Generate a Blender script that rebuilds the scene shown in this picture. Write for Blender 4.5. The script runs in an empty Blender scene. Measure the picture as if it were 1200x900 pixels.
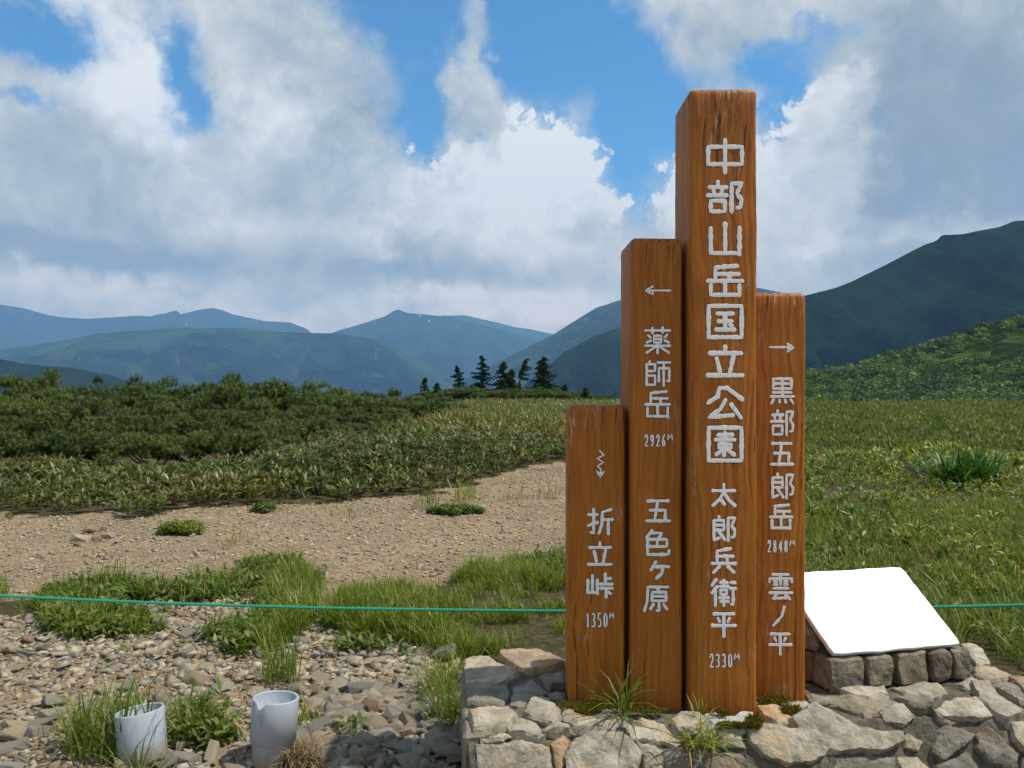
import bpy, bmesh, math, random
import numpy as np
from mathutils import Vector, Matrix, noise as mnoise
from mathutils.bvhtree import BVHTree
from mathutils.geometry import delaunay_2d_cdt

random.seed(7)
rng = np.random.default_rng(11)
S = bpy.context.scene
C = S.collection
F = 934.0            # focal length in pixels of a 1200 px wide frame
EYE = 1.40

# ------------------------------------------------------------------ camera
cam = bpy.data.cameras.new("camera")
cam.sensor_width = 36.0
cam.lens = 36.0 * F / 1200.0
cam.clip_start = 0.05
cam.clip_end = 200000.0
camo = bpy.data.objects.new("camera", cam)
camo.location = (0, 0, EYE)
camo.rotation_euler = (math.radians(90), 0, 0)
C.objects.link(camo)
S.camera = camo

# ------------------------------------------------------------------ node helper
class N:
    """tiny expression builder over a node tree"""
    def __init__(s, nt): s.nt = nt; s.x = 0
    def node(s, t, **kw):
        n = s.nt.nodes.new(t); s.x += 30; n.location = (s.x, -s.x % 400)
        for k, v in kw.items(): setattr(n, k, v)
        return n
    def put(s, sock, v):
        if isinstance(v, bpy.types.NodeSocket): s.nt.links.new(v, sock)
        elif v is not None: sock.default_value = v
    def m(s, op, a, b=None, c=None, clamp=False):
        n = s.node('ShaderNodeMath', operation=op, use_clamp=clamp)
        s.put(n.inputs[0], a); s.put(n.inputs[1], b)
        if c is not None: s.put(n.inputs[2], c)
        return n.outputs[0]
    def add(s, a, b): return s.m('ADD', a, b)
    def mul(s, a, b): return s.m('MULTIPLY', a, b)
    def v(s, op, a, b=None):
        n = s.node('ShaderNodeVectorMath', operation=op)
        s.put(n.inputs[0], a); s.put(n.inputs[1], b)
        return n.outputs['Value'] if op in ('DOT_PRODUCT', 'LENGTH') else n.outputs[0]
    def xyz(s, v):
        n = s.node('ShaderNodeSeparateXYZ'); s.put(n.inputs[0], v); return n.outputs
    def comb(s, x, y, z=0.0):
        n = s.node('ShaderNodeCombineXYZ'); s.put(n.inputs[0], x); s.put(n.inputs[1], y); s.put(n.inputs[2], z); return n.outputs[0]
    def noise(s, vec, scale, detail=4, rough=0.55, dist=0.0, col=False):
        n = s.node('ShaderNodeTexNoise'); s.put(n.inputs['Vector'], vec)
        n.inputs['Scale'].default_value = scale; n.inputs['Detail'].default_value = detail
        n.inputs['Roughness'].default_value = rough; n.inputs['Distortion'].default_value = dist
        return n.outputs['Color' if col else 'Fac']
    def voro(s, vec, scale, feature='F1', out='Distance'):
        n = s.node('ShaderNodeTexVoronoi', feature=feature); s.put(n.inputs['Vector'], vec)
        n.inputs['Scale'].default_value = scale
        return n.outputs[out]
    def step(s, x, lo, hi, a=0.0, b=1.0):
        n = s.node('ShaderNodeMapRange', interpolation_type='SMOOTHSTEP')
        s.put(n.inputs[0], x); s.put(n.inputs[1], lo); s.put(n.inputs[2], hi); s.put(n.inputs[3], a); s.put(n.inputs[4], b)
        return n.outputs[0]
    def ramp(s, x, stops, interp='LINEAR'):
        n = s.node('ShaderNodeValToRGB'); r = n.color_ramp; r.interpolation = interp
        while len(r.elements) < len(stops): r.elements.new(0.5)
        for e, (p, c) in zip(r.elements, stops): e.position = p; e.color = (c[0], c[1], c[2], 1)
        s.put(n.inputs[0], x); return n.outputs[0]
    def mix(s, f, a, b, blend='MIX'):
        n = s.node('ShaderNodeMix', data_type='RGBA', blend_type=blend)
        s.put(n.inputs[0], f)
        for k, q in ((6, a), (7, b)):
            s.put(n.inputs[k], tuple(q) + (1,) if isinstance(q, (tuple, list)) and len(q) == 3 else q)
        return n.outputs[2]
    def bump(s, h, strength, dist, normal=None):
        n = s.node('ShaderNodeBump'); n.inputs['Strength'].default_value = strength
        n.inputs['Distance'].default_value = dist; s.put(n.inputs['Height'], h)
        if normal is not None: s.put(n.inputs['Normal'], normal)
        return n.outputs[0]
    def coord(s, w='Object'): return s.node('ShaderNodeTexCoord').outputs[w]
    def pos(s): return s.node('ShaderNodeNewGeometry').outputs['Position']
    def island(s): return s.node('ShaderNodeNewGeometry').outputs['Random Per Island']
    def objrand(s): return s.node('ShaderNodeObjectInfo').outputs['Random']

# ------------------------------------------------------------------ sky and sun
SUN_EL = math.radians(61)
SUN_AZ = math.radians(98)       # clockwise from +Y (the view direction): from the right, slightly in front
to_sun = Vector((math.sin(SUN_AZ) * math.cos(SUN_EL), math.cos(SUN_AZ) * math.cos(SUN_EL), math.sin(SUN_EL)))

def build_world():
    w = bpy.data.worlds.new("World"); S.world = w; w.use_nodes = True
    nt = w.node_tree; nt.nodes.clear(); n = N(nt)
    sky = n.node('ShaderNodeTexSky', sky_type='NISHITA')
    sky.sun_disc = False; sky.sun_elevation = SUN_EL; sky.sun_rotation = SUN_AZ
    sky.altitude = 2300; sky.air_density = 1.0; sky.dust_density = 0.6; sky.ozone_density = 1.4
    d = n.coord('Generated'); dx, dy, dz = n.xyz(d)
    az = n.mul(n.m('ARCTAN2', dx, dy), 57.2958)
    el = n.mul(n.m('ARCSINE', dz), 57.2958)
    warp = n.noise(d, 5.0, 6, 0.62, 0.0, True)
    wv = n.v('MULTIPLY', n.v('SUBTRACT', warp, (0.5, 0.5, 0.5)), (13.0, 13.0, 0.0))
    warp2 = n.noise(d, 26.0, 5, 0.6, 0.0, True)
    wv2 = n.v('MULTIPLY', n.v('SUBTRACT', warp2, (0.5, 0.5, 0.5)), (2.6, 2.6, 0.0))
    P0 = n.comb(az, el)
    P = n.v('ADD', n.v('ADD', P0, wv), wv2)          # strongly ragged
    Pc = n.v('ADD', n.v('ADD', P0, n.v('MULTIPLY', wv, (0.6, 0.6, 0))), wv2)   # billowy
    def px(x, y):
        a = math.degrees(math.atan((x - 600) / F)); h = math.hypot(x - 600, F)
        return a, math.degrees(math.atan((450 - y) / h))
    def field(Q, blobs, base):
        tot = base
        for (x, y, rx, ry, wt) in blobs:
            a, e = px(x, y); k = 57.2958 / F
            q = n.v('MULTIPLY', n.v('SUBTRACT', Q, (a, e, 0)), (1 / (rx * k), 1 / (ry * k), 0))
            g = n.m('POWER', 0.3679, n.v('DOT_PRODUCT', q, q))
            tot = n.m('MULTIPLY_ADD', g, wt, tot)
        return tot
    fb = n.noise(d, 9.0, 7, 0.6, 0.2)
    fine = n.noise(d, 34.0, 6, 0.62, 0.4)
    low = n.noise(d, 3.1, 4, 0.5, 0.0)
    # soft layer: covers most of the sky, with holes of blue
    cov = field(P, [
        (20, 15, 60, 30, -0.95), (15, 112, 22, 13, -0.6), (205, 75, 30, 56, -0.85), (400, 20, 40, 50, -0.40),
        (470, 40, 60, 70, -0.95), (640, 55, 110, 85, -1.25), (745, 130, 70, 85, -1.1), (510, 150, 38, 32, -0.75),
        (902, 90, 28, 62, -0.85), (945, 40, 40, 16, -0.35), (820, 20, 60, 30, -0.35), (560, 95, 26, 75, 0.75), (700, 110, 40, 38, 0.45), (860, 15, 90, 38, 0.55), (960, 60, 30, 25, -0.3)], 0.86)
    hi = n.step(el, 24.0, 34.0, 0.0, -0.45)
    cov = n.add(n.add(cov, hi), n.add(n.mul(n.m('SUBTRACT', fb, 0.5), 1.0), n.mul(n.m('SUBTRACT', low, 0.5), 0.7)))
    covA = n.step(cov, 0.06, 0.86)
    # crisp cumulus towers
    cum = field(Pc, [
        (600, 285, 95, 122, 1.15), (520, 300, 90, 105, 0.7), (690, 300, 55, 84, 0.8), (640, 200, 45, 50, 0.45), (825, 270, 60, 105, 1.1),
        (950, 215, 56, 84, 1.0), (990, 135, 30, 50, 0.75), (905, 250, 60, 80, 0.6)], 0.0)
    bil = n.noise(d, 15.0, 8, 0.66, 0.6)
    cum = n.add(cum, n.add(n.mul(n.m('SUBTRACT', fine, 0.5), 0.7), n.mul(n.m('SUBTRACT', bil, 0.5), 1.5)))
    covB = n.step(cum, 0.42, 0.60)
    # brightness of the cloud bodies
    br = field(P, [
        (55, 215, 120, 80, -0.20), (120, 290, 150, 22, -0.34), (500, 318, 170, 24, -0.30), (1110, 140, 125, 150, -0.52), (1140, 220, 150, 70, -0.16),
        (700, 290, 60, 50, -0.18), (1000, 300, 60, 30, -0.10), (300, 230, 90, 40, -0.12), (1000, 240, 60, 60, 0.16), (400, 100, 90, 40, -0.16),
        (200, 335, 200, 20, 0.16), (640, 345, 110, 18, 0.20), (930, 320, 60, 30, 0.05), (300, 290, 110, 22, 0.16), (640, 215, 90, 60, 0.22),
        (105, 40, 56, 70, 0.48), (165, 110, 50, 60, 0.25), (310, 150, 44, 40, 0.36), (250, 240, 60, 40, 0.14), (980, 130, 40, 50, 0.26), (860, 30, 90, 40, -0.1),
        (1090, 275, 90, 14, 0.30), (420, 235, 90, 30, 0.10), (430, 165, 120, 40, -0.14), (800, 60, 60, 60, -0.1)], 0.64)
    Pb = n.v('ADD', n.v('ADD', P0, n.v('MULTIPLY', wv, (0.5, 0.28, 0))), n.v('MULTIPLY', wv2, (1.0, 0.6, 0)))
    br = n.add(br, field(Pb, [(60, 285, 190, 20, -0.30), (250, 300, 80, 12, -0.14), (510, 318, 150, 17, -0.32), (450, 250, 110, 12, -0.10), (120, 320, 150, 12, 0.20), (330, 262, 90, 14, 0.18), (200, 345, 220, 12, 0.14), (620, 342, 110, 12, 0.24),
        (90, 268, 60, 9, 0.12), (700, 270, 60, 16, -0.16), (1100, 240, 120, 18, -0.14), (1090, 282, 100, 9, 0.26), (330, 345, 60, 9, -0.12), (960, 300, 60, 10, 0.12)], 0.0))
    bf = n.add(n.add(n.mul(n.m('SUBTRACT', fb, 0.5), 0.85), n.mul(n.m('SUBTRACT', bil, 0.5), 0.55)), n.mul(n.m('SUBTRACT', fine, 0.5), 0.45))
    brA = n.add(br, bf)
    soft = n.step(cum, 0.30, 1.15)
    rim = n.mul(n.mul(covB, n.m('SUBTRACT', 1.0, n.step(cov, 0.45, 0.95))), 0.30)
    bright = n.m('MAXIMUM', n.add(n.add(brA, n.mul(soft, 0.17)), rim), n.add(n.mul(bf, 0.35), 0.16))
    ccol = n.ramp(bright, [(0.06, (0.27, 0.33, 0.38)), (0.30, (0.38, 0.44, 0.48)), (0.54, (0.55, 0.59, 0.60)), (0.78, (0.78, 0.79, 0.77)), (1.0, (1.0, 0.99, 0.96))])
    # warm paler band low down
    ccol = n.v('MULTIPLY', ccol, n.ramp(n.step(el, 0.5, 15.0), [(0.0, (2.6, 2.0, 1.45)), (0.5, (1.45, 1.28, 1.12)), (1.0, (1.0, 1.0, 1.0))]))
    cov_all = n.m('MAXIMUM', covA, covB)
    cov_all = n.m('MAXIMUM', cov_all, n.step(el, 3.0, 9.0, 1.0, 0.0))
    below = n.step(el, -6.0, -1.0, 1.0, 0.0)
    bgs = n.node('ShaderNodeBackground'); bgs.inputs[1].default_value = 0.105
    sk = n.mix(1.0, sky.outputs[0], (0.66, 1.46, 1.74), 'MULTIPLY')
    n.put(bgs.inputs[0], sk)
    bgc = n.node('ShaderNodeBackground'); bgc.inputs[1].default_value = 1.0; n.put(bgc.inputs[0], ccol)
    ms = n.node('ShaderNodeMixShader'); n.put(ms.inputs[0], cov_all)
    nt.links.new(bgs.outputs[0], ms.inputs[1]); nt.links.new(bgc.outputs[0], ms.inputs[2])
    out = n.node('ShaderNodeOutputWorld'); nt.links.new(ms.outputs[0], out.inputs[0])
    w.cycles.sampling_method = 'MANUAL'; w.cycles.sample_map_resolution = 512
build_world()

sl = bpy.data.lights.new("sun", 'SUN'); sl.energy = 5.0; sl.angle = math.radians(0.55); sl.color = (1.0, 0.945, 0.86)
so = bpy.data.objects.new("sun", sl); C.objects.link(so)
so.rotation_euler = (-to_sun).to_track_quat('-Z', 'Y').to_euler(); so.location = (30, -5, 60)

S.view_settings.view_transform = 'Standard'; S.view_settings.look = 'None'
S.view_settings.exposure = 0.12; S.view_settings.gamma = 1.0; S.view_settings.use_curve_mapping = False
S.cycles.max_bounces = 6; S.cycles.diffuse_bounces = 3; S.cycles.transmission_bounces = 3
S.cycles.volume_bounces = 0; S.cycles.sample_clamp_indirect = 4.0

# ------------------------------------------------------------------ object helpers
def tag(o, label=None, cat=None, group=None, kind=None):
    if label: o['label'] = label
    if cat: o['category'] = cat
    if group: o['group'] = group
    if kind: o['kind'] = kind
    return o
def empty(name, loc=(0, 0, 0), rz=0.0):
    o = bpy.data.objects.new(name, None); o.location = loc; o.rotation_euler = (0, 0, rz); o.empty_display_size = 0.1
    C.objects.link(o); return o
def link(name, me, parent=None, mat=None, loc=None):
    o = bpy.data.objects.new(name, me); C.objects.link(o)
    if mat is not None and not me.materials: me.materials.append(mat)
    if parent is not None: o.parent = parent
    if loc is not None: o.location = loc
    return o
def bm_mesh(name, bm, smooth=False):
    me = bpy.data.meshes.new(name); bm.to_mesh(me); bm.free()
    if smooth:
        for p in me.polygons: p.use_smooth = True
    return me
def np_mesh(name, V, T, mats=None, midx=None, smooth=False):
    """V (n,3), T (m,3 or m,4)"""
    me = bpy.data.meshes.new(name); k = T.shape[1]
    me.vertices.add(len(V)); me.vertices.foreach_set('co', np.ascontiguousarray(V, dtype=np.float32).ravel())
    me.loops.add(T.size); me.loops.foreach_set('vertex_index', np.ascontiguousarray(T, dtype=np.int32).ravel())
    me.polygons.add(len(T)); me.polygons.foreach_set('loop_start', np.arange(0, T.size, k, dtype=np.int32))
    if smooth: me.polygons.foreach_set('use_smooth', np.ones(len(T), dtype=bool))
    for m in mats or []: me.materials.append(m)
    if midx is not None: me.polygons.foreach_set('material_index', midx.astype(np.int32))
    me.update(calc_edges=True); me.validate()
    return me
def rots(yaw, tx, ty):
    """yaw about z after tilting by tx about x, ty about y: (n,3,3)"""
    cz, sz, cx, sx, cy, sy = np.cos(yaw), np.sin(yaw), np.cos(tx), np.sin(tx), np.cos(ty), np.sin(ty)
    z = np.zeros_like(yaw); o = np.ones_like(yaw)
    Rz = np.stack([cz, -sz, z, sz, cz, z, z, z, o], -1).reshape(-1, 3, 3)
    Rx = np.stack([o, z, z, z, cx, -sx, z, sx, cx], -1).reshape(-1, 3, 3)
    Ry = np.stack([cy, z, sy, z, o, z, -sy, z, cy], -1).reshape(-1, 3, 3)
    return Rz @ Rx @ Ry
def scatter(protos, pos, scale, tilt=0.15, yaw=None):
    """copies of proto (V,T) meshes joined into one; scale (n,) or (n,3)"""
    n = len(pos)
    if n == 0: return np.zeros((0, 3)), np.zeros((0, 3), int)
    if yaw is None: yaw = rng.uniform(0, 2 * math.pi, n)
    R = rots(yaw, rng.normal(0, tilt, n), rng.normal(0, tilt, n))
    if scale.ndim == 1: scale = np.repeat(scale[:, None], 3, 1)
    pick = rng.integers(0, len(protos), n); VV, TT, off = [], [], 0
    for k, (PV, PT) in enumerate(protos):
        i = np.nonzero(pick == k)[0]
        if not len(i): continue
        v = PV[None] * scale[i][:, None, :]
        v = np.einsum('nij,nkj->nki', R[i], v) + pos[i][:, None, :]
        VV.append(v.reshape(-1, 3)); TT.append((PT[None] + (np.arange(len(i)) * len(PV))[:, None, None] + off).reshape(-1, 3)); off += v.shape[0] * v.shape[1]
    return np.concatenate(VV), np.concatenate(TT)
def join(parts):
    VV, TT, off = [], [], 0
    for V, T in parts: VV.append(V); TT.append(T + off); off += len(V)
    return np.concatenate(VV), np.concatenate(TT)
def project(P):
    P = np.asarray(P); return 600 + F * P[..., 0] / P[..., 1], 450 - F * (P[..., 2] - EYE) / P[..., 1]
def inpoly(x, y, poly):
    x = np.asarray(x, float); y = np.asarray(y, float); r = np.zeros(x.shape, bool); n = len(poly)
    for i in range(n):
        x1, y1 = poly[i]; x2, y2 = poly[(i + 1) % n]
        if y1 == y2: continue
        c = ((y1 > y) != (y2 > y)) & (x < (x2 - x1) * (y - y1) / (y2 - y1) + x1)
        r ^= c
    return r
def atz(x, y, z=0.0):
    """point of the plane at height z seen at pixel x, y"""
    Y = (EYE - z) * F / (y - 450.0); return Vector(((x - 600) / F * Y, Y, z))
def aty(x, y, Y): return Vector(((x - 600) / F * Y, Y, EYE - (y - 450) / F * Y))
# cheap smooth value noise for arrays
_tab = rng.uniform(-1, 1, (256, 256))
def vn(x, y):
    x = np.asarray(x, float); y = np.asarray(y, float)
    xi = np.floor(x).astype(int); yi = np.floor(y).astype(int); fx = x - xi; fy = y - yi
    fx = fx * fx * (3 - 2 * fx); fy = fy * fy * (3 - 2 * fy)
    g = lambda a, b: _tab[a & 255, b & 255]
    return (g(xi, yi) * (1 - fx) + g(xi + 1, yi) * fx) * (1 - fy) + (g(xi, yi + 1) * (1 - fx) + g(xi + 1, yi + 1) * fx) * fy
def fbm(x, y, o=5, g=0.5):
    s = 0; a = 1.0; t = 0
    for k in range(o): s = s + a * vn(x * 2 ** k + 17.3 * k, y * 2 ** k - 9.1 * k); t += a; a *= g
    return s / t

# ------------------------------------------------------------------ materials
def mat(name):
    m = bpy.data.materials.new(name); m.use_nodes = True; nt = m.node_tree; nt.nodes.clear(); n = N(nt)
    out = n.node('ShaderNodeOutputMaterial'); return m, n, out
def principled(n, out, col, rough=0.8, normal=None, spec=0.3):
    b = n.node('ShaderNodeBsdfPrincipled'); n.put(b.inputs['Base Color'], tuple(col) + (1,) if isinstance(col, tuple) else col)
    n.put(b.inputs['Roughness'], rough); b.inputs['Specular IOR Level'].default_value = spec
    if normal is not None: n.put(b.inputs['Normal'], normal)
    n.nt.links.new(b.outputs[0], out.inputs[0]); return b
def leaf_mat(name, stops, transl=0.35, rough=0.5, spec=0.35, patch=None):
    m, n, out = mat(name)
    r = n.m('FRACT', n.add(n.island(), n.mul(n.objrand(), 0.37)))
    col = n.ramp(r, stops)
    col = n.mix(n.objrand(), n.mix(1.0, col, (0.68, 0.72, 0.75), 'MULTIPLY'), n.mix(1.0, col, (1.22, 1.12, 1.0), 'MULTIPLY'))
    if patch:
        pn = n.noise(n.pos(), patch[0], 3, 0.6)
        col = n.mix(n.step(pn, 0.42, 0.62, 0.0, patch[2]), col, n.mix(r, patch[1], tuple(c * 0.6 for c in patch[1])))
    b = n.node('ShaderNodeBsdfPrincipled'); n.put(b.inputs['Base Color'], col); b.inputs['Roughness'].default_value = rough
    b.inputs['Specular IOR Level'].default_value = spec
    t = n.node('ShaderNodeBsdfTranslucent'); n.put(t.inputs[0], n.mix(1.0, col, (1.0, 1.05, 0.55), 'MULTIPLY'))
    mx = n.node('ShaderNodeMixShader'); mx.inputs[0].default_value = transl
    n.nt.links.new(b.outputs[0], mx.inputs[1]); n.nt.links.new(t.outputs[0], mx.inputs[2]); n.nt.links.new(mx.outputs[0], out.inputs[0])
    return m

def m_wood():
    m, n, out = mat('stained_wood')
    o = n.coord('Object'); r = n.objrand()
    sh = n.v('ADD', o, n.comb(n.mul(r, 7.1), n.mul(r, 3.3), n.mul(r, 11.0)))
    lowf = n.noise(sh, 2.2, 3, 0.5, 0.0, True)
    wv = n.v('MULTIPLY', n.v('SUBTRACT', lowf, (0.5, 0.5, 0.5)), (0.09, 0.05, 0.0))
    base = n.v('ADD', sh, wv)
    grain = n.noise(n.v('MULTIPLY', base, (62, 62, 1.1)), 1.0, 4, 0.6, 0.6)
    fine = n.noise(n.v('MULTIPLY', base, (210, 210, 5.0)), 1.0, 3, 0.6)
    # broad flame figure
    X, Y, Z = n.xyz(base)
    ring = n.m('SINE', n.add(n.mul(X, 190), n.mul(n.noise(n.v('MULTIPLY', sh, (5, 5, 0.9)), 1.0, 2, 0.4), 46)))
    blotch = n.noise(n.v('MULTIPLY', sh, (6, 6, 1.6)), 1.0, 4, 0.6)
    t = n.add(n.add(n.mul(grain, 0.46), n.mul(ring, 0.03)), n.add(n.mul(fine, 0.34), n.mul(blotch, 0.20)))
    col = n.ramp(t, [(0.30, (0.153, 0.042, 0.005)), (0.43, (0.306, 0.096, 0.010)), (0.56, (0.405, 0.138, 0.015)), (0.72, (0.513, 0.198, 0.033))])
    # checks: thin dark vertical splits
    ck = n.noise(n.v('MULTIPLY', base, (95, 95, 0.55)), 1.0, 2, 0.5)
    crack = n.step(ck, 0.70, 0.725)
    top = n.step(n.xyz(n.coord('Generated'))[2], 0.90, 0.99)
    crack2 = n.mul(n.step(n.noise(n.v('MULTIPLY', base, (130, 130, 1.4)), 1.0, 3, 0.6), 0.58, 0.64), top)
    crack = n.m('MAXIMUM', crack, crack2)
    col = n.mix(n.mul(crack, 0.8), col, (0.035, 0.012, 0.003))
    # worn pale flecks where the stain has rubbed off
    fl = n.noise(n.v('MULTIPLY', sh, (150, 150, 16)), 1.0, 3, 0.6)
    wh = n.noise(n.v('MULTIPLY', sh, (10, 10, 3.0)), 1.0, 3, 0.6)
    flk = n.mul(n.step(fl, 0.56, 0.63), n.step(n.add(wh, n.mul(top, 0.14)), 0.56, 0.70))
    col = n.mix(n.mul(flk, 0.75), col, (0.46, 0.36, 0.27))
    hgt = n.add(n.add(n.mul(grain, 0.9), n.mul(ring, 0.14)), n.add(n.mul(fine, 0.35), n.mul(crack, -1.6)))
    nn = n.bump(hgt, 0.75, 0.004)
    b = principled(n, out, col, n.step(grain, 0.3, 0.7, 0.50, 0.68), nn, 0.28)
    return m
def m_paint():
    m, n, out = mat('chipped_white_paint')
    p = n.coord('Object')
    s = n.noise(p, 160, 4, 0.7); s2 = n.noise(n.v('MULTIPLY', p, (300, 300, 40)), 1.0, 3, 0.6)
    col = n.ramp(n.add(n.mul(s, 0.6), n.mul(s2, 0.4)), [(0.355, (0.08, 0.06, 0.045)), (0.385, (0.50, 0.47, 0.42)), (0.44, (0.88, 0.87, 0.83)), (0.7, (0.93, 0.92, 0.89))])
    principled(n, out, col, 0.85, n.bump(s, 0.35, 0.001), 0.15); return m
def stone_mat(name, stops, grain=1.0, warm=0.5, lichen=0.35):
    m, n, out = mat(name)
    p = n.coord('Object'); r = n.m('FRACT', n.add(n.island(), n.objrand()))
    q = n.v('ADD', p, n.comb(n.mul(r, 31.0), n.mul(r, 17.0), n.mul(r, 5.0)))
    base = n.ramp(r, stops)
    a = n.noise(q, 9 * grain, 6, 0.65, 0.3); b = n.noise(q, 70 * grain, 5, 0.7); c = n.noise(q, 3.5 * grain, 3, 0.5)
    col = n.mix(n.step(a, 0.38, 0.62, 0.75, 0.0), base, n.mix(1.0, base, (0.52, 0.50, 0.48), 'MULTIPLY'))
    col = n.mix(n.step(c, 0.54, 0.70, 0.0, warm), col, n.mix(1.0, base, (1.25, 0.86, 0.52), 'MULTIPLY'))
    col = n.mix(n.step(b, 0.56, 0.68, 0.0, 0.55), col, n.mix(1.0, col, (0.45, 0.45, 0.47), 'MULTIPLY'))
    col = n.mix(n.mul(n.step(n.noise(q, 26 * grain, 5, 0.7), 0.60, 0.66), lichen), col, (0.50, 0.50, 0.45))
    h = n.add(n.mul(a, 1.0), n.mul(b, 0.35))
    col = n.mix(n.mul(n.step(n.noise(q, 150 * grain, 4, 0.75), 0.58, 0.66), 0.5), col, n.mix(1.0, col, (0.35, 0.34, 0.33), 'MULTIPLY'))
    h = n.add(h, n.mul(n.noise(q, 190 * grain, 3, 0.7), 0.25))
    principled(n, out, col, 0.9, n.bump(h, 0.9, 0.014), 0.2); return m
CREAM = (0.62, 0.51, 0.33); TAN = (0.42, 0.32, 0.20); GREY = (0.28, 0.255, 0.21); LGREY = (0.46, 0.425, 0.35); RUST = (0.30, 0.19, 0.11); BLUEG = (0.15, 0.155, 0.155)
M_wood = m_wood(); M_paint = m_paint()
M_gravel = stone_mat('gravel_stone', [(0.0, GREY), (0.18, LGREY), (0.36, (0.46, 0.375, 0.25)), (0.52, CREAM), (0.74, (0.56, 0.50, 0.385)), (0.84, (0.36, 0.325, 0.26)), (0.95, TAN), (0.992, RUST)], 3.0, 0.3)
M_slab = stone_mat('platform_stone', [(0.0, (0.395, 0.355, 0.269)), (0.3, (0.542, 0.483, 0.358)), (0.6, (0.458, 0.404, 0.296)), (0.85, (0.562, 0.493, 0.367)), (1.0, (0.395, 0.340, 0.251))], 1.6, 0.55, 0.5)
M_block = stone_mat('plinth_stone', [(0.0, (0.255, 0.224, 0.168)), (0.5, (0.315, 0.274, 0.196)), (0.8, (0.281, 0.224, 0.148)), (1.0, (0.145, 0.124, 0.112))], 2.0, 0.5, 0.25)
M_slabgrey = stone_mat('grey_platform_stone', [(0.0, (0.257, 0.235, 0.187)), (0.5, (0.323, 0.285, 0.212)), (1.0, (0.275, 0.239, 0.178))], 1.6, 0.4, 0.3)
M_slabwarm = stone_mat('tan_platform_stone', [(0.0, (0.44, 0.33, 0.21)), (0.5, (0.50, 0.41, 0.28)), (1.0, (0.45, 0.35, 0.22))], 1.6, 0.6, 0.3)
M_slabwhite = stone_mat('white_platform_stone', [(0.0, (0.60, 0.60, 0.56)), (1.0, (0.55, 0.55, 0.52))], 2.0, 0.1, 0.3)
def m_mortar():
    m, n, out = mat('mortar'); p = n.coord('Object'); a = n.noise(p, 40, 6, 0.7); b = n.noise(p, 7, 3, 0.6)
    col = n.ramp(n.add(n.mul(a, 0.6), n.mul(b, 0.4)), [(0.35, (0.054, 0.046, 0.031)), (0.5, (0.132, 0.116, 0.086)), (0.65, (0.216, 0.191, 0.143))])
    principled(n, out, col, 0.95, n.bump(a, 0.9, 0.015), 0.1); return m
M_mortar = m_mortar()
def m_dark(name, c, rough=0.9):
    m, n, out = mat(name); a = n.noise(n.coord('Object'), 60, 4, 0.6)
    col = n.mix(n.step(a, 0.3, 0.7), tuple(x * 0.6 for x in c), c); principled(n, out, col, rough, n.bump(a, 0.4, 0.004), 0.2); return m
M_outline = m_dark('dark_stroke_outline', (0.06, 0.030, 0.014)); M_bark = m_dark('bark', (0.10, 0.075, 0.055)); M_stem = m_dark('plant_stem', (0.12, 0.12, 0.04))
def m_panel():
    m, n, out = mat('white_board'); p = n.coord('Object')
    a = n.noise(p, 14, 5, 0.7); sm = n.noise(n.v('MULTIPLY', p, (30, 60, 60)), 1.0, 4, 0.6)
    col = n.mix(n.mul(n.step(a, 0.60, 0.72), n.step(sm, 0.5, 0.65, 0.0, 0.45)), (0.86, 0.86, 0.84), (0.55, 0.54, 0.51))
    principled(n, out, col, 0.30, n.bump(a, 0.05, 0.002), 0.6); return m
M_panel = m_panel()
def m_pvc():
    m, n, out = mat('grey_pvc'); p = n.coord('Object')
    a = n.noise(n.v('MULTIPLY', p, (60, 60, 14)), 1.0, 4, 0.65); b = n.noise(p, 130, 3, 0.6)
    col = n.mix(n.step(a, 0.50, 0.75, 0.0, 0.35), (0.35, 0.385, 0.42), (0.22, 0.22, 0.205))
    col = n.mix(n.step(n.add(n.xyz(p)[2], n.mul(n.m('SUBTRACT', a, .5), .12)), 0.0, 0.09, 0.85, 0.0), col, (0.26, 0.20, 0.13))
    col = n.mix(n.step(b, 0.66, 0.70, 0.0, 0.6), col, (0.10, 0.09, 0.08))
    principled(n, out, col, 0.45, n.bump(a, 0.1, 0.001), 0.4); return m
M_pvc = m_pvc()
def m_rope():
    m, n, out = mat('green_nylon_rope'); a = n.noise(n.coord('Object'), 300, 3, 0.6)
    col = n.mix(a, (0.008, 0.22, 0.12), (0.02, 0.42, 0.25)); principled(n, out, col, 0.5, None, 0.4); return m
M_rope = m_rope()
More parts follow.
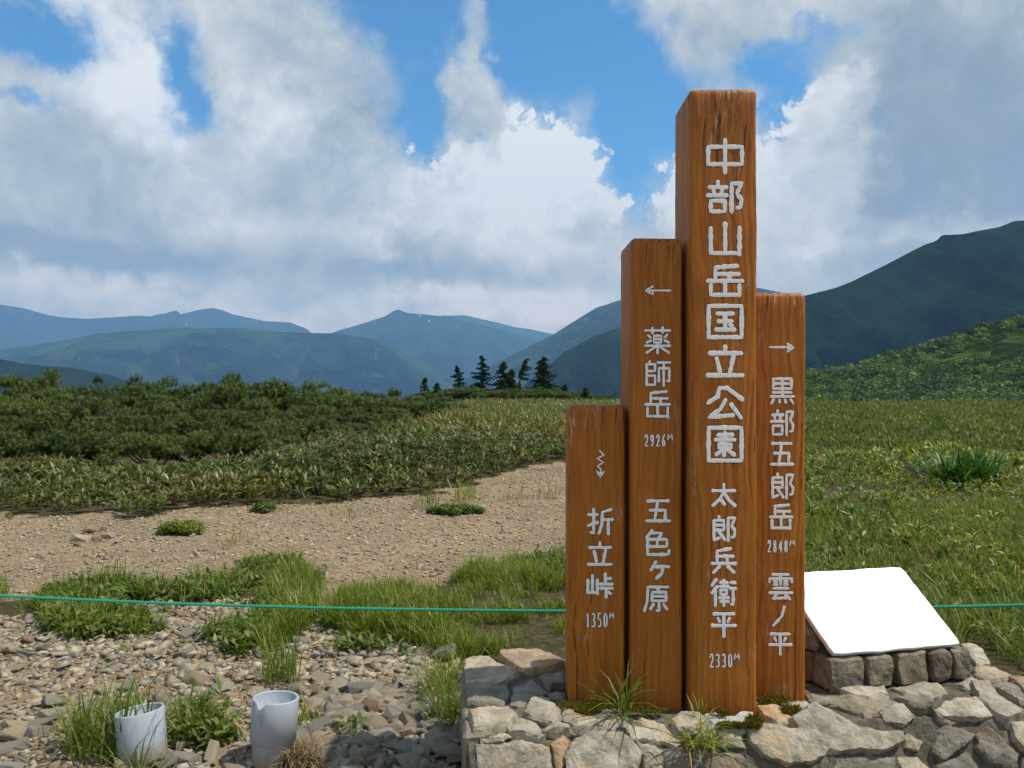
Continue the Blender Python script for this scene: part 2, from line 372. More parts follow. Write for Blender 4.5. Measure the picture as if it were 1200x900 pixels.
def m_ground():
    m, n, out = mat('ground'); p = n.pos()
    at = n.node('ShaderNodeAttribute'); at.attribute_name = 'veg'; veg = at.outputs['Fac']
    d = n.v('LENGTH', p)
    a = n.noise(p, 1.1, 5, 0.6); b = n.noise(p, 22, 6, 0.72); v1 = n.voro(p, 27, out='Color'); v1d = n.voro(p, 27)
    v2 = n.voro(p, 90, out='Color')
    g1 = n.ramp(n.xyz(v1)[0], [(0.0, (0.140, 0.103, 0.057)), (0.25, (0.257, 0.184, 0.099)), (0.55, (0.350, 0.257, 0.144)), (0.8, (0.435, 0.338, 0.204)), (0.97, (0.218, 0.118, 0.057))])
    g2 = n.ramp(n.xyz(v2)[0], [(0.0, (0.171, 0.125, 0.071)), (0.5, (0.319, 0.235, 0.128)), (1.0, (0.420, 0.317, 0.185))])
    grav = n.mix(0.5, g1, g2)
    grav = n.mix(n.step(a, 0.40, 0.64, 0.0, 0.45), grav, (0.20, 0.155, 0.10))
    soil = n.ramp(b, [(0.3, (0.035, 0.028, 0.015)), (0.5, (0.085, 0.065, 0.035)), (0.7, (0.15, 0.115, 0.06))])
    soil = n.mix(n.step(n.noise(p, 5, 4, 0.6), 0.45, 0.6, 0.0, 0.6), soil, (0.045, 0.055, 0.018))
    col = n.mix(n.step(n.add(veg, n.mul(n.m('SUBTRACT', b, 0.5), 0.5)), 0.35, 0.65), grav, soil)
    forest = n.ramp(n.noise(p, 0.06, 6, 0.7), [(0.3, (0.018, 0.035, 0.012)), (0.7, (0.05, 0.085, 0.025))])
    col = n.mix(n.step(d, 60, 90), col, forest)
    h = n.add(n.mul(v1d, -0.6), n.add(n.mul(b, 0.8), n.mul(n.voro(p, 90), -0.25)))
    principled(n, out, col, 0.95, n.bump(h, 0.9, 0.03), 0.1); return m
M_ground = m_ground()
def m_mount(name, dark, light, sc, meadow=None, mamt=0.0, scar=0.0):
    m, n, out = mat(name); p = n.pos()
    a = n.noise(p, sc, 7, 0.68); b = n.noise(p, sc * 9, 5, 0.7); tr = n.voro(p, sc * 60)
    col = n.ramp(n.add(n.mul(a, 0.55), n.mul(b, 0.45)), [(0.40, dark), (0.50, tuple(.5 * (a_ + b_) for a_, b_ in zip(dark, light))), (0.59, light)])
    if meadow: col = n.mix(n.step(n.noise(p, sc * 0.8, 5, 0.6), 0.50, 0.62, 0.0, mamt), col, meadow)
    if scar:
        x, y, z = n.xyz(p)
        s = n.noise(n.comb(n.mul(x, sc * 6), n.mul(y, sc * 6), n.mul(z, sc * 1.2)), 1.0, 5, 0.6)
        col = n.mix(n.step(s, 0.60, 0.70, 0.0, scar), col, (0.26, 0.28, 0.20))
    col = n.mix(n.step(tr, 0.0, 0.6, 0.0, 0.45), col, n.mix(1.0, col, (0.4, 0.42, 0.45), 'MULTIPLY'))
    h = n.add(n.mul(b, 1.0), n.mul(tr, -0.5))
    principled(n, out, col, 1.0, n.bump(h, 1.0, 0.6 / sc * 0.12), 0.0); return m

# leaves
M_sasa = leaf_mat('bamboo_grass_leaf', [(0.0, (0.056, 0.079, 0.013)), (0.22, (0.115, 0.139, 0.022)), (0.48, (0.205, 0.211, 0.042)), (0.74, (0.262, 0.243, 0.066)), (0.90, (0.394, 0.308, 0.107)), (0.96, (0.262, 0.112, 0.033)), (1.0, (0.115, 0.132, 0.028))], 0.30, 0.45, 0.45,
                  patch=(0.55, (0.085, 0.155, 0.025), 0.6))
M_meadow = leaf_mat('meadow_leaf', [(0.0, (0.015, 0.032, 0.004)), (0.10, (0.075, 0.127, 0.014)), (0.25, (0.140, 0.215, 0.022)), (0.55, (0.215, 0.301, 0.034)), (0.75, (0.314, 0.356, 0.063)), (0.88, (0.463, 0.397, 0.116)), (0.95, (0.281, 0.160, 0.038)), (1.0, (0.132, 0.208, 0.029))], 0.35, 0.45, 0.4,
                  patch=(0.62, (0.075, 0.16, 0.02), 0.65))
M_grass = leaf_mat('grass_blade', [(0.0, (0.072, 0.131, 0.010)), (0.4, (0.157, 0.238, 0.021)), (0.75, (0.242, 0.310, 0.033)), (0.9, (0.400, 0.299, 0.105)), (1.0, (0.127, 0.191, 0.018))], 0.40, 0.45, 0.4)
M_weed = leaf_mat('weed_leaf', [(0.0, (0.060, 0.111, 0.014)), (0.5, (0.130, 0.201, 0.025)), (0.9, (0.213, 0.267, 0.043)), (1.0, (0.335, 0.223, 0.073))], 0.35, 0.45, 0.4)
M_pine = leaf_mat('pine_needle', [(0.0, (0.034, 0.062, 0.007)), (0.5, (0.069, 0.115, 0.011)), (0.85, (0.129, 0.186, 0.016)), (1.0, (0.183, 0.191, 0.024))], 0.2, 0.5, 0.3)
M_conifer = leaf_mat('dark_conifer_needle', [(0.0, (0.016, 0.035, 0.013)), (1.0, (0.048, 0.088, 0.023))], 0.12, 0.6, 0.2)
M_broad = leaf_mat('tree_leaf', [(0.0, (0.072, 0.127, 0.014)), (0.5, (0.142, 0.244, 0.025)), (1.0, (0.261, 0.359, 0.044))], 0.3, 0.5, 0.3, patch=(0.045, (0.035, 0.075, 0.018), 0.85))
M_dry = leaf_mat('dry_grass', [(0.0, (0.24, 0.16, 0.08)), (1.0, (0.42, 0.32, 0.18))], 0.3, 0.6, 0.2)
M_lush = leaf_mat('lush_lily_leaf', [(0.0, (0.030, 0.095, 0.012)), (0.6, (0.065, 0.165, 0.018)), (1.0, (0.11, 0.22, 0.03))], 0.3, 0.4, 0.4)
M_moss = leaf_mat('moss', [(0.0, (0.07, 0.075, 0.006)), (0.6, (0.14, 0.13, 0.01)), (1.0, (0.16, 0.09, 0.02))], 0.1, 0.9, 0.1)
M_petal = leaf_mat('yellow_petal', [(0.0, (0.75, 0.38, 0.02)), (1.0, (0.85, 0.55, 0.04))], 0.3, 0.5, 0.2)

# ------------------------------------------------------------------ ground
PATH = [(-900, 640), (-400, 622), (0, 607), (90, 603), (160, 605), (230, 596), (300, 592), (360, 590), (430, 585), (520, 578), (580, 566), (622, 548), (700, 543), (760, 560), (760, 650),
        (700, 660), (640, 668), (590, 672), (520, 690), (430, 700), (380, 700), (350, 680), (310, 668), (240, 690), (140, 688), (60, 700), (0, 706), (-900, 780)]
NEAR = [(-900, 735), (0, 722), (40, 725), (70, 705), (150, 708), (250, 705), (330, 700), (392, 705), (405, 750), (470, 752), (520, 765), (545, 790), (548, 1800), (-900, 1800)]
def gz(x, y):
    x = np.asarray(x, float); y = np.asarray(y, float); r = np.hypot(x, y)
    z = 0.030 * fbm(x * 0.55 + 3, y * 0.55, 4) + 0.012 * fbm(x * 4, y * 4 + 5, 3)
    z = z + 0.10 * fbm(x * 0.12, y * 0.12 + 9, 3) * np.clip((r - 9) / 15, 0, 1)
    z = z + 0.10 * np.clip((y - 9) / 6, 0, 1) * np.clip(1 - (x + 1) / 3, 0, 1) * np.clip((24 - y) / 8, 0, 1)
    t = np.clip(r - 58, 0, None); z = z - 0.28 * t * np.clip(t / 30, 0, 1)
    z = np.maximum(z, -420 + 0 * z)
    return z
def build_ground():
    fine = np.radians(np.arange(-46, 46.01, 0.22)); coarse = np.radians(np.arange(51, 310, 5.0))
    ang = np.concatenate([fine, coarse]); na = len(ang)
    rad = np.concatenate([[0.25, 0.6, 1.1], 1.6 * 1.02 ** np.arange(0, 60), np.arange(5.3, 16, 0.09), 16.1 * 1.034 ** np.arange(0, 210)]); nr = len(rad)
    A, R = np.meshgrid(ang, rad); X = R * np.sin(A); Y = R * np.cos(A)
    V = np.stack([X, Y, gz(X, Y)], -1).reshape(-1, 3)
    i = np.arange(nr - 1)[:, None] * na; j = np.arange(na)[None]; j2 = (j + 1) % na
    T = np.stack([i + j, i + na + j, i + na + j2, i + j2], -1).reshape(-1, 4)[:, ::-1]
    V = np.concatenate([V, [[0, 0, float(gz(0.0, 0.0))]]]); c = len(V) - 1
    me = np_mesh('ground', V, T, [M_ground], smooth=True)
    bm = bmesh.new(); bm.from_mesh(me); bm.verts.ensure_lookup_table()
    for k in range(na):
        try: bm.faces.new((bm.verts[c], bm.verts[(k + 1) % na], bm.verts[k]))
        except Exception: pass
    bmesh.ops.recalc_face_normals(bm, faces=bm.faces[-na:])
    bm.to_mesh(me); bm.free()
    for p in me.polygons: p.use_smooth = True
    yy = np.maximum(V[:, 1], 0.2); px, py = 600 + F * V[:, 0] / yy, 450 + F * EYE / yy
    jx = 14 * fbm(V[:, 0] * 1.7, V[:, 1] * 1.7, 3); jy = 9 * fbm(V[:, 0] * 2.3 + 7, V[:, 1] * 2.3, 3)
    bare = inpoly(px + jx, py + jy, PATH) | inpoly(px, py, NEAR) | (V[:, 1] < 2.0)
    a = me.attributes.new('veg', 'FLOAT', 'POINT'); a.data.foreach_set('value', np.where(bare, 0.0, 1.0).astype(np.float32))
    tag(link('ground', me), kind='structure')
build_ground()

# ------------------------------------------------------------------ mountains
def ridge(name, prof, D, m, foot=-430.0, slope=0.55, spur=1.0, nx=260, nv=70, seed=0, rough=1.0, back=0.5, ramp_pow=1.0, footY=None):
    xs = np.linspace(prof[0][0], prof[-1][0], nx); ys = np.interp(xs, [p[0] for p in prof], [p[1] for p in prof])
    k = D / F
    ys = ys + rough * fbm(xs / 26.0 + seed, xs * 0 + seed * 3.1, 5) * 1.6
    X0 = (xs - 600) * k; Zc = EYE + (450 - ys) * k
    v = np.concatenate([np.linspace(0, 1, nv) ** 1.25])
    H = (Zc - foot)
    run = H / slope if footY is None else np.full(nx, D - footY)
    Xg = np.repeat(X0[None], nv, 0); vv = v[:, None]
    # spurs: ridges and gullies running downhill
    L = 70 * k * 1.0
    sp = 1 - np.abs(fbm(Xg / L + seed + 0.5 * fbm(Xg / L, vv * 3 + seed, 3), vv * 1.3 + seed, 4)) * 2.2
    spur = spur * 1.5
    sp2 = fbm(Xg / (L * 0.22), vv * 9 + seed, 4)
    amp = np.sin(np.clip(vv, 0, 1) * math.pi * 0.9) ** 0.8
    Yg = D - vv * run[None] - amp * spur * run[None] * 0.30 * sp - amp * spur * run[None] * 0.06 * sp2
    Zg = Zc[None] - H[None] * (vv ** ramp_pow) + amp * spur * H[None] * 0.05 * sp2
    # keep everything below the sight line over the crest
    lim = EYE + (Zc[None] - EYE) * (Yg / D) - 0.004 * D * np.clip(vv * 3, 0, 1) * 0.3
    Zg = np.where(vv > 0, np.minimum(Zg, lim), Zg)
    Xs = Xg * (Yg / D) ** 0.0
    # back side
    nb = 8; vb = np.linspace(0, 1, nb + 1)[1:][:, None]
    Yb = D + vb * H[None] / back + 0 * Xg[:1]; Zb = Zc[None] - H[None] * vb; Xb = np.repeat(X0[None], nb, 0)
    G = np.concatenate([np.stack([Xb, Yb, Zb], -1)[::-1], np.stack([Xs, Yg, Zg], -1)])
    R = G.shape[0]; V = G.reshape(-1, 3)
    i = np.arange(R - 1)[:, None] * nx; j = np.arange(nx - 1)[None]
    T = np.stack([i + j, i + nx + j, i + nx + j + 1, i + j + 1], -1).reshape(-1, 4)
    me = np_mesh(name, V, T, [m], smooth=True)
    return tag(link(name, me), kind='structure')

MM_far = m_mount('far_mountain', (0.010, 0.022, 0.016), (0.050, 0.072, 0.038), 0.0009, (0.10, 0.11, 0.06), 0.6, 0.25)
MM_mid = m_mount('mid_mountain', (0.003, 0.010, 0.009), (0.045, 0.080, 0.032), 0.0016, (0.08, 0.13, 0.04), 0.9, 0.6)  # pale vegetation patches also stand in for sunlit slopes, put into the colour
MM_near = m_mount('near_mountain', (0.004, 0.013, 0.008), (0.024, 0.056, 0.020), 0.006, None, 0.0, 0.0)  # forest greens darkened further: cloud shadow is put into the colour
MM_hill = m_mount('wooded_hill', (0.022, 0.045, 0.012), (0.07, 0.11, 0.025), 0.02, (0.22, 0.26, 0.07), 0.9, 0.0)
far_a = ridge('mountain_range', [(380, 400), (440, 388), (500, 372), (545, 369), (600, 382), (660, 393), (760, 400)], 16500, MM_far, seed=1, nx=120, nv=40)
far_b = ridge('mountain_range', [(-500, 385), (-260, 350), (-120, 340), (-40, 350), (0, 357), (30, 362), (60, 370), (100, 374), (135, 372), (160, 370), (190, 371), (200, 366), (206, 363), (214, 370), (235, 363), (250, 361), (262, 364), (275, 369), (310, 376), (340, 378), (358, 385), (372, 396), (420, 420)], 13500, MM_far, seed=4, rough=0.7)
far_c = ridge('mountain_range', [(330, 415), (360, 400), (390, 390), (420, 380), (450, 371), (466, 363), (478, 367), (500, 369), (530, 371), (545, 376), (590, 386), (625, 398), (660, 412), (720, 430)], 12500, MM_far, seed=8, rough=0.7)
mid_a = ridge('mountain', [(-620, 400), (-300, 440), (-100, 432), (0, 421), (20, 409), (60, 401), (110, 392), (150, 388), (210, 385), (280, 384), (330, 389), (400, 391), (430, 396), (450, 402), (470, 412), (490, 421), (508, 432), (560, 462), (620, 500)], 7600, MM_mid, seed=12, rough=0.6, nx=330, spur=1.6)
mid_b = ridge('mountain', [(430, 470), (470, 424), (490, 416), (512, 413), (530, 424), (545, 440), (600, 470)], 9500, MM_mid, seed=15, nx=90, nv=36)
mid_c = ridge('mountain', [(520, 460), (560, 436), (590, 421), (620, 406), (650, 391), (680, 372), (700, 360), (725, 352), (780, 338), (850, 330), (950, 350), (1100, 420)], 6600, MM_mid, seed=19, rough=0.7)
near_a = ridge('mountain', [(-500, 440), (-200, 405), (-60, 408), (0, 420), (30, 427), (90, 432), (130, 440), (160, 451), (230, 475)], 2700, MM_near, foot=-300, seed=23, nx=160, nv=50)
near_b = ridge('mountain', [(560, 490), (600, 462), (640, 432), (660, 413), (690, 396), (725, 384), (780, 368), (840, 362), (900, 380), (960, 430)], 3000, MM_near, foot=-300, seed=29, nx=200, nv=60)
near_c = ridge('mountain', [(720, 455), (800, 405), (870, 368), (920, 350), (945, 346), (980, 337), (1000, 329), (1030, 314), (1060, 299), (1085, 286), (1098, 282), (1101, 277), (1106, 275), (1130, 274), (1150, 270), (1172, 266), (1188, 259), (1200, 258), (1300, 240), (1500, 220), (1900, 260)], 1900, MM_near, foot=-300, seed=31, rough=0.35, nx=300, nv=80, spur=0.6)
hill = ridge('hill', [(700, 520), (800, 480), (880, 455), (946, 438), (984, 434), (1020, 427), (1043, 417), (1079, 410), (1120, 394), (1155, 384), (1200, 377), (1320, 350), (1600, 330)], 420, MM_hill, foot=-9, seed=37, nx=200, nv=60, footY=95, spur=0.12, rough=0.6, back=0.3)

def snow():
    m, n, out = mat('snow'); principled(n, out, (0.55, 0.58, 0.62), 0.8)
    dg = bpy.context.evaluated_depsgraph_get(); dg.update()
    trees = {o.name: BVHTree.FromObject(o, dg) for o in (far_b, far_c, mid_a)}
    for (o, x, y, w, h) in ((far_b, 218, 380, 4.5, 1.8), (far_c, 492, 370, 4.5, 1.5), (far_c, 503, 376, 2.6, 2.4), (far_c, 535, 384, 2.4, 2.4)):
        pts = []
        for k in range(10):
            a = k / 10 * 2 * math.pi; q = random.uniform(0.5, 1.0)
            dx, dy = x + w / 2 * q * math.cos(a) + (1.2 if h > 6 else 0) * -math.sin(a), y + h / 2 * q * math.sin(a)
            d = Vector(((dx - 600) / F, 1, (450 - dy) / F)).normalized()
            hit = trees[o.name].ray_cast(Vector((0, 0, EYE)), d)
            if hit[0] is None: break
            pts.append(hit[0] - d * 25)
        if len(pts) < 10: continue
        bm = bmesh.new(); top = [bm.verts.new(p) for p in pts]; bot = [bm.verts.new(p + Vector((0, 30, -6))) for p in pts]
        bm.faces.new(top)
        for k in range(10): bm.faces.new((top[k], bot[k], bot[(k + 1) % 10], top[(k + 1) % 10]))
        bmesh.ops.recalc_face_normals(bm, faces=bm.faces)
        tag(link('snow_patch', bm_mesh('snow_patch', bm), mat=m), kind='structure')
snow()

# ------------------------------------------------------------------ haze
def haze():
    m, n, out = mat('haze_air')
    v = n.node('ShaderNodeVolumePrincipled'); v.inputs['Color'].default_value = (0.29, 0.60, 1.0, 1); v.inputs['Density'].default_value = 8.5e-5
    v.inputs['Anisotropy'].default_value = 0.0
    n.nt.links.new(v.outputs[0], out.inputs['Volume'])
    bm = bmesh.new(); bmesh.ops.create_cube(bm, size=1.0)
    zt, zb = 1900.0, -440.0; W = 37000.0
    for q in bm.verts: q.co = Vector((q.co.x * W, q.co.y * W, zt if q.co.z > 0 else zb))
    tag(link('haze', bm_mesh('haze', bm), mat=m), kind='stuff')
haze()

# ------------------------------------------------------------------ sign posts
def post(x0, x1, yf, depth, z0, z1, rz, name, label, tall=False, rnd=0.016):
    w = x1 - x0; root = empty(name, (x0, yf, z0)); root.rotation_euler = (0, 0, rz)
    tag(root, label, 'sign post', 'wooden posts of the mountain sign')
    # profile of rounded rectangle, counter-clockwise from above
    prof = []
    for (cx, cy, a0, r) in ((rnd, rnd, 180, rnd), (w - rnd * 0.7, rnd * 0.7, 270, rnd * 0.7), (w - rnd, depth - rnd, 0, rnd), (rnd, depth - rnd, 90, rnd)):
        for k in range(5):
            a = math.radians(a0 + 22.5 * k); prof.append((cx + r * math.cos(a), cy + r * math.sin(a)))
    n = len(prof); h = z1 - z0; ch = 0.014
    hs = [-0.10] + list(np.linspace(0, h - ch - 0.004, max(8, int(h / 0.03)))) + [h - ch * 0.45, h - ch * 0.1, h]
    ins = [0] * (len(hs) - 3) + [ch * 0.22, ch * 0.6, ch * 1.15]
    bm = bmesh.new(); rings = []
    for hh, i in zip(hs, ins):
        ring = []
        for k, (px_, py_) in enumerate(prof):
            cx, cy = w / 2, depth / 2
            sx = (cx - px_) / (w / 2); sy = (cy - py_) / (depth / 2)
            q = mnoise.noise(Vector((px_ * 9 + x0 * 50, py_ * 9, hh * 2.2))) * 0.0022 + (mnoise.noise(Vector((k * 1.7, x0 * 30, hh * 38))) * 0.0012 if i == 0 else mnoise.noise(Vector((px_ * 60, x0 * 30, py_ * 60))) * 0.003)
            ring.append(bm.verts.new((px_ + sx * (i + q), py_ + sy * (i + q), hh + (mnoise.noise(Vector((px_ * 40, py_ * 40, x0))) * 0.003 if i else 0))))
        rings.append(ring)
    for a, b in zip(rings, rings[1:]):
        for k in range(n): bm.faces.new((a[k], a[(k + 1) % n], b[(k + 1) % n], b[k]))
    bm.faces.new(rings[-1])
    link('shaft', bm_mesh('shaft', bm, True), root, M_wood)
    return root
P_TALL = post(0.601, 0.8266, 2.69, 0.262, 0.285, 2.398, 0, 'sign_post', 'tallest brown wooden post, carrying the eight large white national park characters', True)
P_TWO = post(0.4075, 0.5835, 2.73, 0.262, 0.285, 1.902, 0, 'sign_post', 'second tallest brown wooden post with a white arrow pointing left and elevation 2926')
P_SHORT = post(0.1965, 0.3925, 2.76, 0.185, 0.285, 1.326, 0, 'sign_post', 'shortest brown wooden post, leftmost, with a white zigzag arrow pointing down')
P_RIGHT = post(0.838, 1.038, 2.815, 0.20, 0.285, 1.724, 0, 'sign_post', 'rightmost brown wooden post beside the white board, arrow pointing right and elevation 2848')

B_ = lambda x0, y0, x1, y1: [(x0, y0), (x1, y0), (x1, y1), (x0, y1), (x0, y0)]
OB = [[(6.8, 10), (6.8, .7), (9.6, .7), (8.3, 3.9), (9.6, 5.8), (9.3, 8.2), (8.2, 8.5)]]
G = {
 '中': [B_(.3, 2.2, 9.7, 7.3), [(5, 0), (5, 10)]],
 '部': [[(3, 0), (3, 1.4)], [(.5, 1.9), (5.5, 1.9)], [(1.7, 2.2), (2.0, 3.9)], [(4.3, 2.2), (3.9, 3.9)], [(0, 4.5), (5.7, 4.5)], B_(1, 6.2, 4.9, 9.6)] + OB,
 '山': [[(5, 0), (5, 9)], [(1, 1.4), (1, 9.3), (9, 9.3)], [(9, 1.2), (9, 9.9)]],
 '岳': [[(8.6, .3), (2.3, .9), (2.3, 5)], [(2.3, 2.9), (9, 2.9)], [(6.2, 2.9), (6.2, 5)], [(0, 5.1), (10, 5.1)], [(5, 5.1), (5, 9.4)], [(1, 6.3), (1, 9.5), (9, 9.5)], [(9, 6.3), (9, 9.9)]],
 '国': [B_(.4, .3, 9.6, 9.7), [(2.6, 2.6), (7.4, 2.6)], [(3, 4.9), (7, 4.9)], [(2.3, 7.4), (7.8, 7.4)], [(5, 2.6), (5, 7.4)], [(6.3, 5.8), (7, 6.6)]],
 '立': [[(5, 0), (5, 2)], [(.5, 2.3), (9.6, 2.3)], [(2.6, 3.7), (3.6, 8.4)], [(7.4, 3.0), (6.2, 9)], [(0, 9.3), (10, 9.3)]],
 '公': [[(0, 5.2), (2.9, 3.2), (3.4, .6), (5.6, .6), (10, 4.2)], [(5.2, 4), (3.6, 7), (.6, 9.4), (7.4, 8.7)], [(6.6, 5.4), (9.6, 9.7)]],
 '園': [B_(.4, .2, 9.6, 9.8), [(2.9, 2.3), (7.1, 2.3)], [(2.2, 3.7), (7.8, 3.7)], [(5, 1.5), (5, 3.7)], B_(3.3, 5.0, 6.7, 6.1), [(4.9, 6.3), (2.5, 8.1)], [(4.7, 7.0), (4.7, 8.5)], [(5.3, 6.4), (7.7, 8.3)]],
 '太': [[(.3, 3), (9.7, 3)], [(5, 0), (5, 3.2), (3.4, 6.6), (.3, 9.5)], [(5, 3.6), (7, 7), (9.8, 9.6)], [(4.2, 7.2), (5.4, 9)]],
 '郎': [[(3, 0), (3, 1.5)], [(.9, 1.7), (5, 1.7), (5, 5.6), (.9, 5.6)], [(.9, 3.6), (5, 3.6)], [(.9, 1.7), (.9, 9.6), (3.3, 8.6)], [(3, 6.2), (5.5, 9.6)]] + OB,
 '兵': [[(8, .3), (2.2, 1.3), (2.2, 6)], [(2.2, 3.3), (9, 3.3)], [(6.4, 3.3), (6.4, 6)], [(0, 6.1), (10, 6.1)], [(3.3, 7.1), (.6, 9.7)], [(6.5, 7.1), (9.4, 9.7)]],
 '衛': [[(2, 0), (0, 2.3)], [(2.3, 2.6), (0, 5.2)], [(1.5, 4.2), (1.5, 10)], [(5, .2), (5, 2.6)], [(3.4, 1.2), (6.6, 1.2)], [(3, 2.7), (7, 2.7)], B_(3.7, 4.0, 6.2, 5.6), [(3, 6.9), (7, 6.9)], [(3.4, 8.3), (7, 8.3)], [(5, 5.6), (5, 10)], [(7.7, 1.2), (9.8, 1.2)], [(7.5, 3.4), (10, 3.4)], [(8.9, 3.4), (8.9, 9.6), (8, 9.2)]],
 '平': [[(.7, .8), (9.3, .8)], [(2.5, 2.3), (3.3, 4.1)], [(7.5, 2.3), (6.7, 4.1)], [(0, 5.5), (10, 5.5)], [(5, .8), (5, 10)]],
 '薬': [[(0, 1.2), (10, 1.2)], [(3, 0), (3, 2.3)], [(7, 0), (7, 2.3)], B_(3.6, 3.2, 6.4, 5.8), [(3.6, 4.5), (6.4, 4.5)], [(1.2, 3), (2.3, 4)], [(.6, 5.8), (2.4, 5.0)], [(8.8, 2.8), (7.7, 3.9)], [(7.7, 4.9), (9.6, 5.9)], [(0, 7), (10, 7)], [(5, 5.8), (5, 10)], [(4.5, 7.2), (.6, 9.7)], [(5.5, 7.2), (9.5, 9.7)]],
 '師': [[(2, 0), (1.6, 1.3)], [(.7, 9.6), (.7, 1.4), (4, 1.4), (4, 4.1), (.7, 4.1)], [(.7, 5.9), (4, 5.9), (4, 9.5), (.7, 9.5)], [(5, .7), (10, .7)], [(7.4, .7), (7.4, 10)], [(5.5, 8.3), (5.5, 3), (9.6, 3), (9.6, 8), (8.8, 8)]],
 '五': [[(.6, .7), (9.3, .7)], [(4.9, .7), (3.6, 9)], [(1.5, 4.7), (8.1, 4.7), (8, 9)], [(0, 9.3), (10, 9.3)]],
 '色': [[(3, 0), (.5, 3)], [(2.6, 1.1), (7, 1.1), (5.7, 3.2)], [(1, 3.5), (9, 3.5), (9, 6.2), (1, 6.2)], [(5, 3.5), (5, 6.2)], [(1, 3.5), (1, 9.2), (9.8, 9.2), (9.9, 7.6)]],
 'ケ': [[(3, 0), (.3, 5)], [(2, 3), (10, 3)], [(6.9, 3), (6, 7), (3, 10)]],
 '原': [[(10, .6), (1.5, .6), (1.3, 6), (0, 10)], [(6, .8), (5.5, 2.3)], [(3.3, 2.6), (9, 2.6), (9, 5.9), (3.3, 5.9), (3.3, 2.6)], [(3.3, 4.2), (9, 4.2)], [(6.1, 5.9), (6.1, 9.9), (5, 9.6)], [(3.9, 7.1), (2.6, 9.2)], [(8, 7.1), (9.5, 9.4)]],
 '黒': [B_(1.2, .1, 8.8, 4), [(1.2, 2), (8.8, 2)], [(5, .1), (5, 6.9)], [(1, 5.5), (9, 5.5)], [(0, 7.1), (10, 7.1)], [(1.3, 8.2), (.3, 9.9)], [(3.6, 8.3), (3.9, 9.6)], [(6.1, 8.3), (6.5, 9.6)], [(8.5, 8.2), (9.7, 9.9)]],
 '雲': [[(1.5, .2), (8.5, .2)], [(.3, 3.2), (.3, 1.8), (9.7, 1.8), (9.7, 3.2)], [(5, .2), (5, 4.2)], [(2, 2.9), (3.6, 2.9)], [(2, 4.1), (3.6, 4.1)], [(6.4, 2.9), (8, 2.9)], [(6.4, 4.1), (8, 4.1)], [(1.8, 5.6), (8.2, 5.6)], [(0, 7.4), (10, 7.4)], [(4, 7.5), (1.6, 9.7), (8.2, 9.3)], [(7, 8.3), (9.2, 10)]],
 'ノ': [[(9, 0), (7, 5), (0, 10)]],
 '折': [[(0, 2.3), (4, 2.3)], [(2.3, 0), (2.3, 9.5), (1.1, 9.1)], [(0, 6.6), (4, 5.3)], [(9.5, .3), (5.8, 1.3), (5.6, 6), (4.4, 9.7)], [(5.8, 4.2), (10, 4.2)], [(8.2, 4.2), (8.2, 10)]],
 '峠': [[(.3, 2.5), (.3, 7.9), (4, 7.9)], [(4, 2.5), (4, 8.6)], [(2.1, .6), (2.1, 7.9)], [(7.1, 0), (7.1, 4.3)], [(7.1, 2.1), (9.3, 2.1)], [(5, 4.4), (10, 4.4)], [(5, 6.1), (10, 6.1)], [(7.4, 6.1), (7.4, 10)], [(7.9, 7.4), (9.3, 8.5)]],
 '0': [[(5, .3), (8, 1.4), (8.6, 5), (8, 8.6), (5, 9.7), (2, 8.6), (1.4, 5), (2, 1.4), (5, .3)]],
 '1': [[(3, 2.2), (5.8, .3), (5.8, 9.8)]],
 '2': [[(1.2, 2.8), (2.6, .6), (6.6, .3), (8.4, 2.4), (7.4, 5), (1.2, 9.5), (9, 9.5)]],
 '3': [[(1.2, 1.2), (4.6, .3), (8, 1.4), (7.6, 3.9), (4.4, 4.8), (8.2, 6), (8.2, 8.5), (5, 9.7), (1.2, 8.9)]],
 '4': [[(6.6, 10), (6.6, .3), (1, 6.8), (9.2, 6.8)]],
 '5': [[(8.2, .4), (2, .4), (1.6, 4.6), (5.6, 4), (8.5, 6), (7.8, 8.8), (4.6, 9.7), (1.2, 8.9)]],
 '6': [[(7.8, .4), (3.6, 2.4), (1.6, 6.4), (3, 9.4), (6.6, 9.5), (8.5, 7.2), (6.4, 4.9), (2.4, 5.6)]],
 '8': [[(5, .3), (8, 1.6), (7.4, 4), (5, 4.8), (2, 6.2), (1.7, 8.6), (5, 9.7), (8.4, 8.5), (8, 6.2), (5, 4.8), (2.6, 4), (2.1, 1.6), (5, .3)]],
 '9': [[(8, 3.2), (6.4, .5), (3, .5), (1.5, 3), (3, 5.4), (7.6, 4.6), (8, 3.2), (7, 7), (4, 9.8)]],
 'M': [[(.6, 10), (1.4, .4), (5, 7), (8.6, .4), (9.4, 10)]],
 '<': [[(10, 5), (2, 5)], [(3.2, 1.2), (.4, 5), (3.2, 8.8), (3.0, 5), (1.6, 5)]],
 '>': [[(0, 4.6), (7.6, 4.6)], [(7.2, .8), (7.6, 4.6), (7.2, 9.2), (9.6, 5), (7.4, 1.2)], [(8.3, 3), (8.3, 7)]],
 'z': [[(4, 0), (8.6, 1.6), (1.6, 3.0), (8.4, 4.4), (1.8, 5.8), (5.4, 7), (5.2, 9)], [(1, 7.8), (5, 9.9), (9.4, 7.8), (5, 8.6), (2, 8.0)]],
}
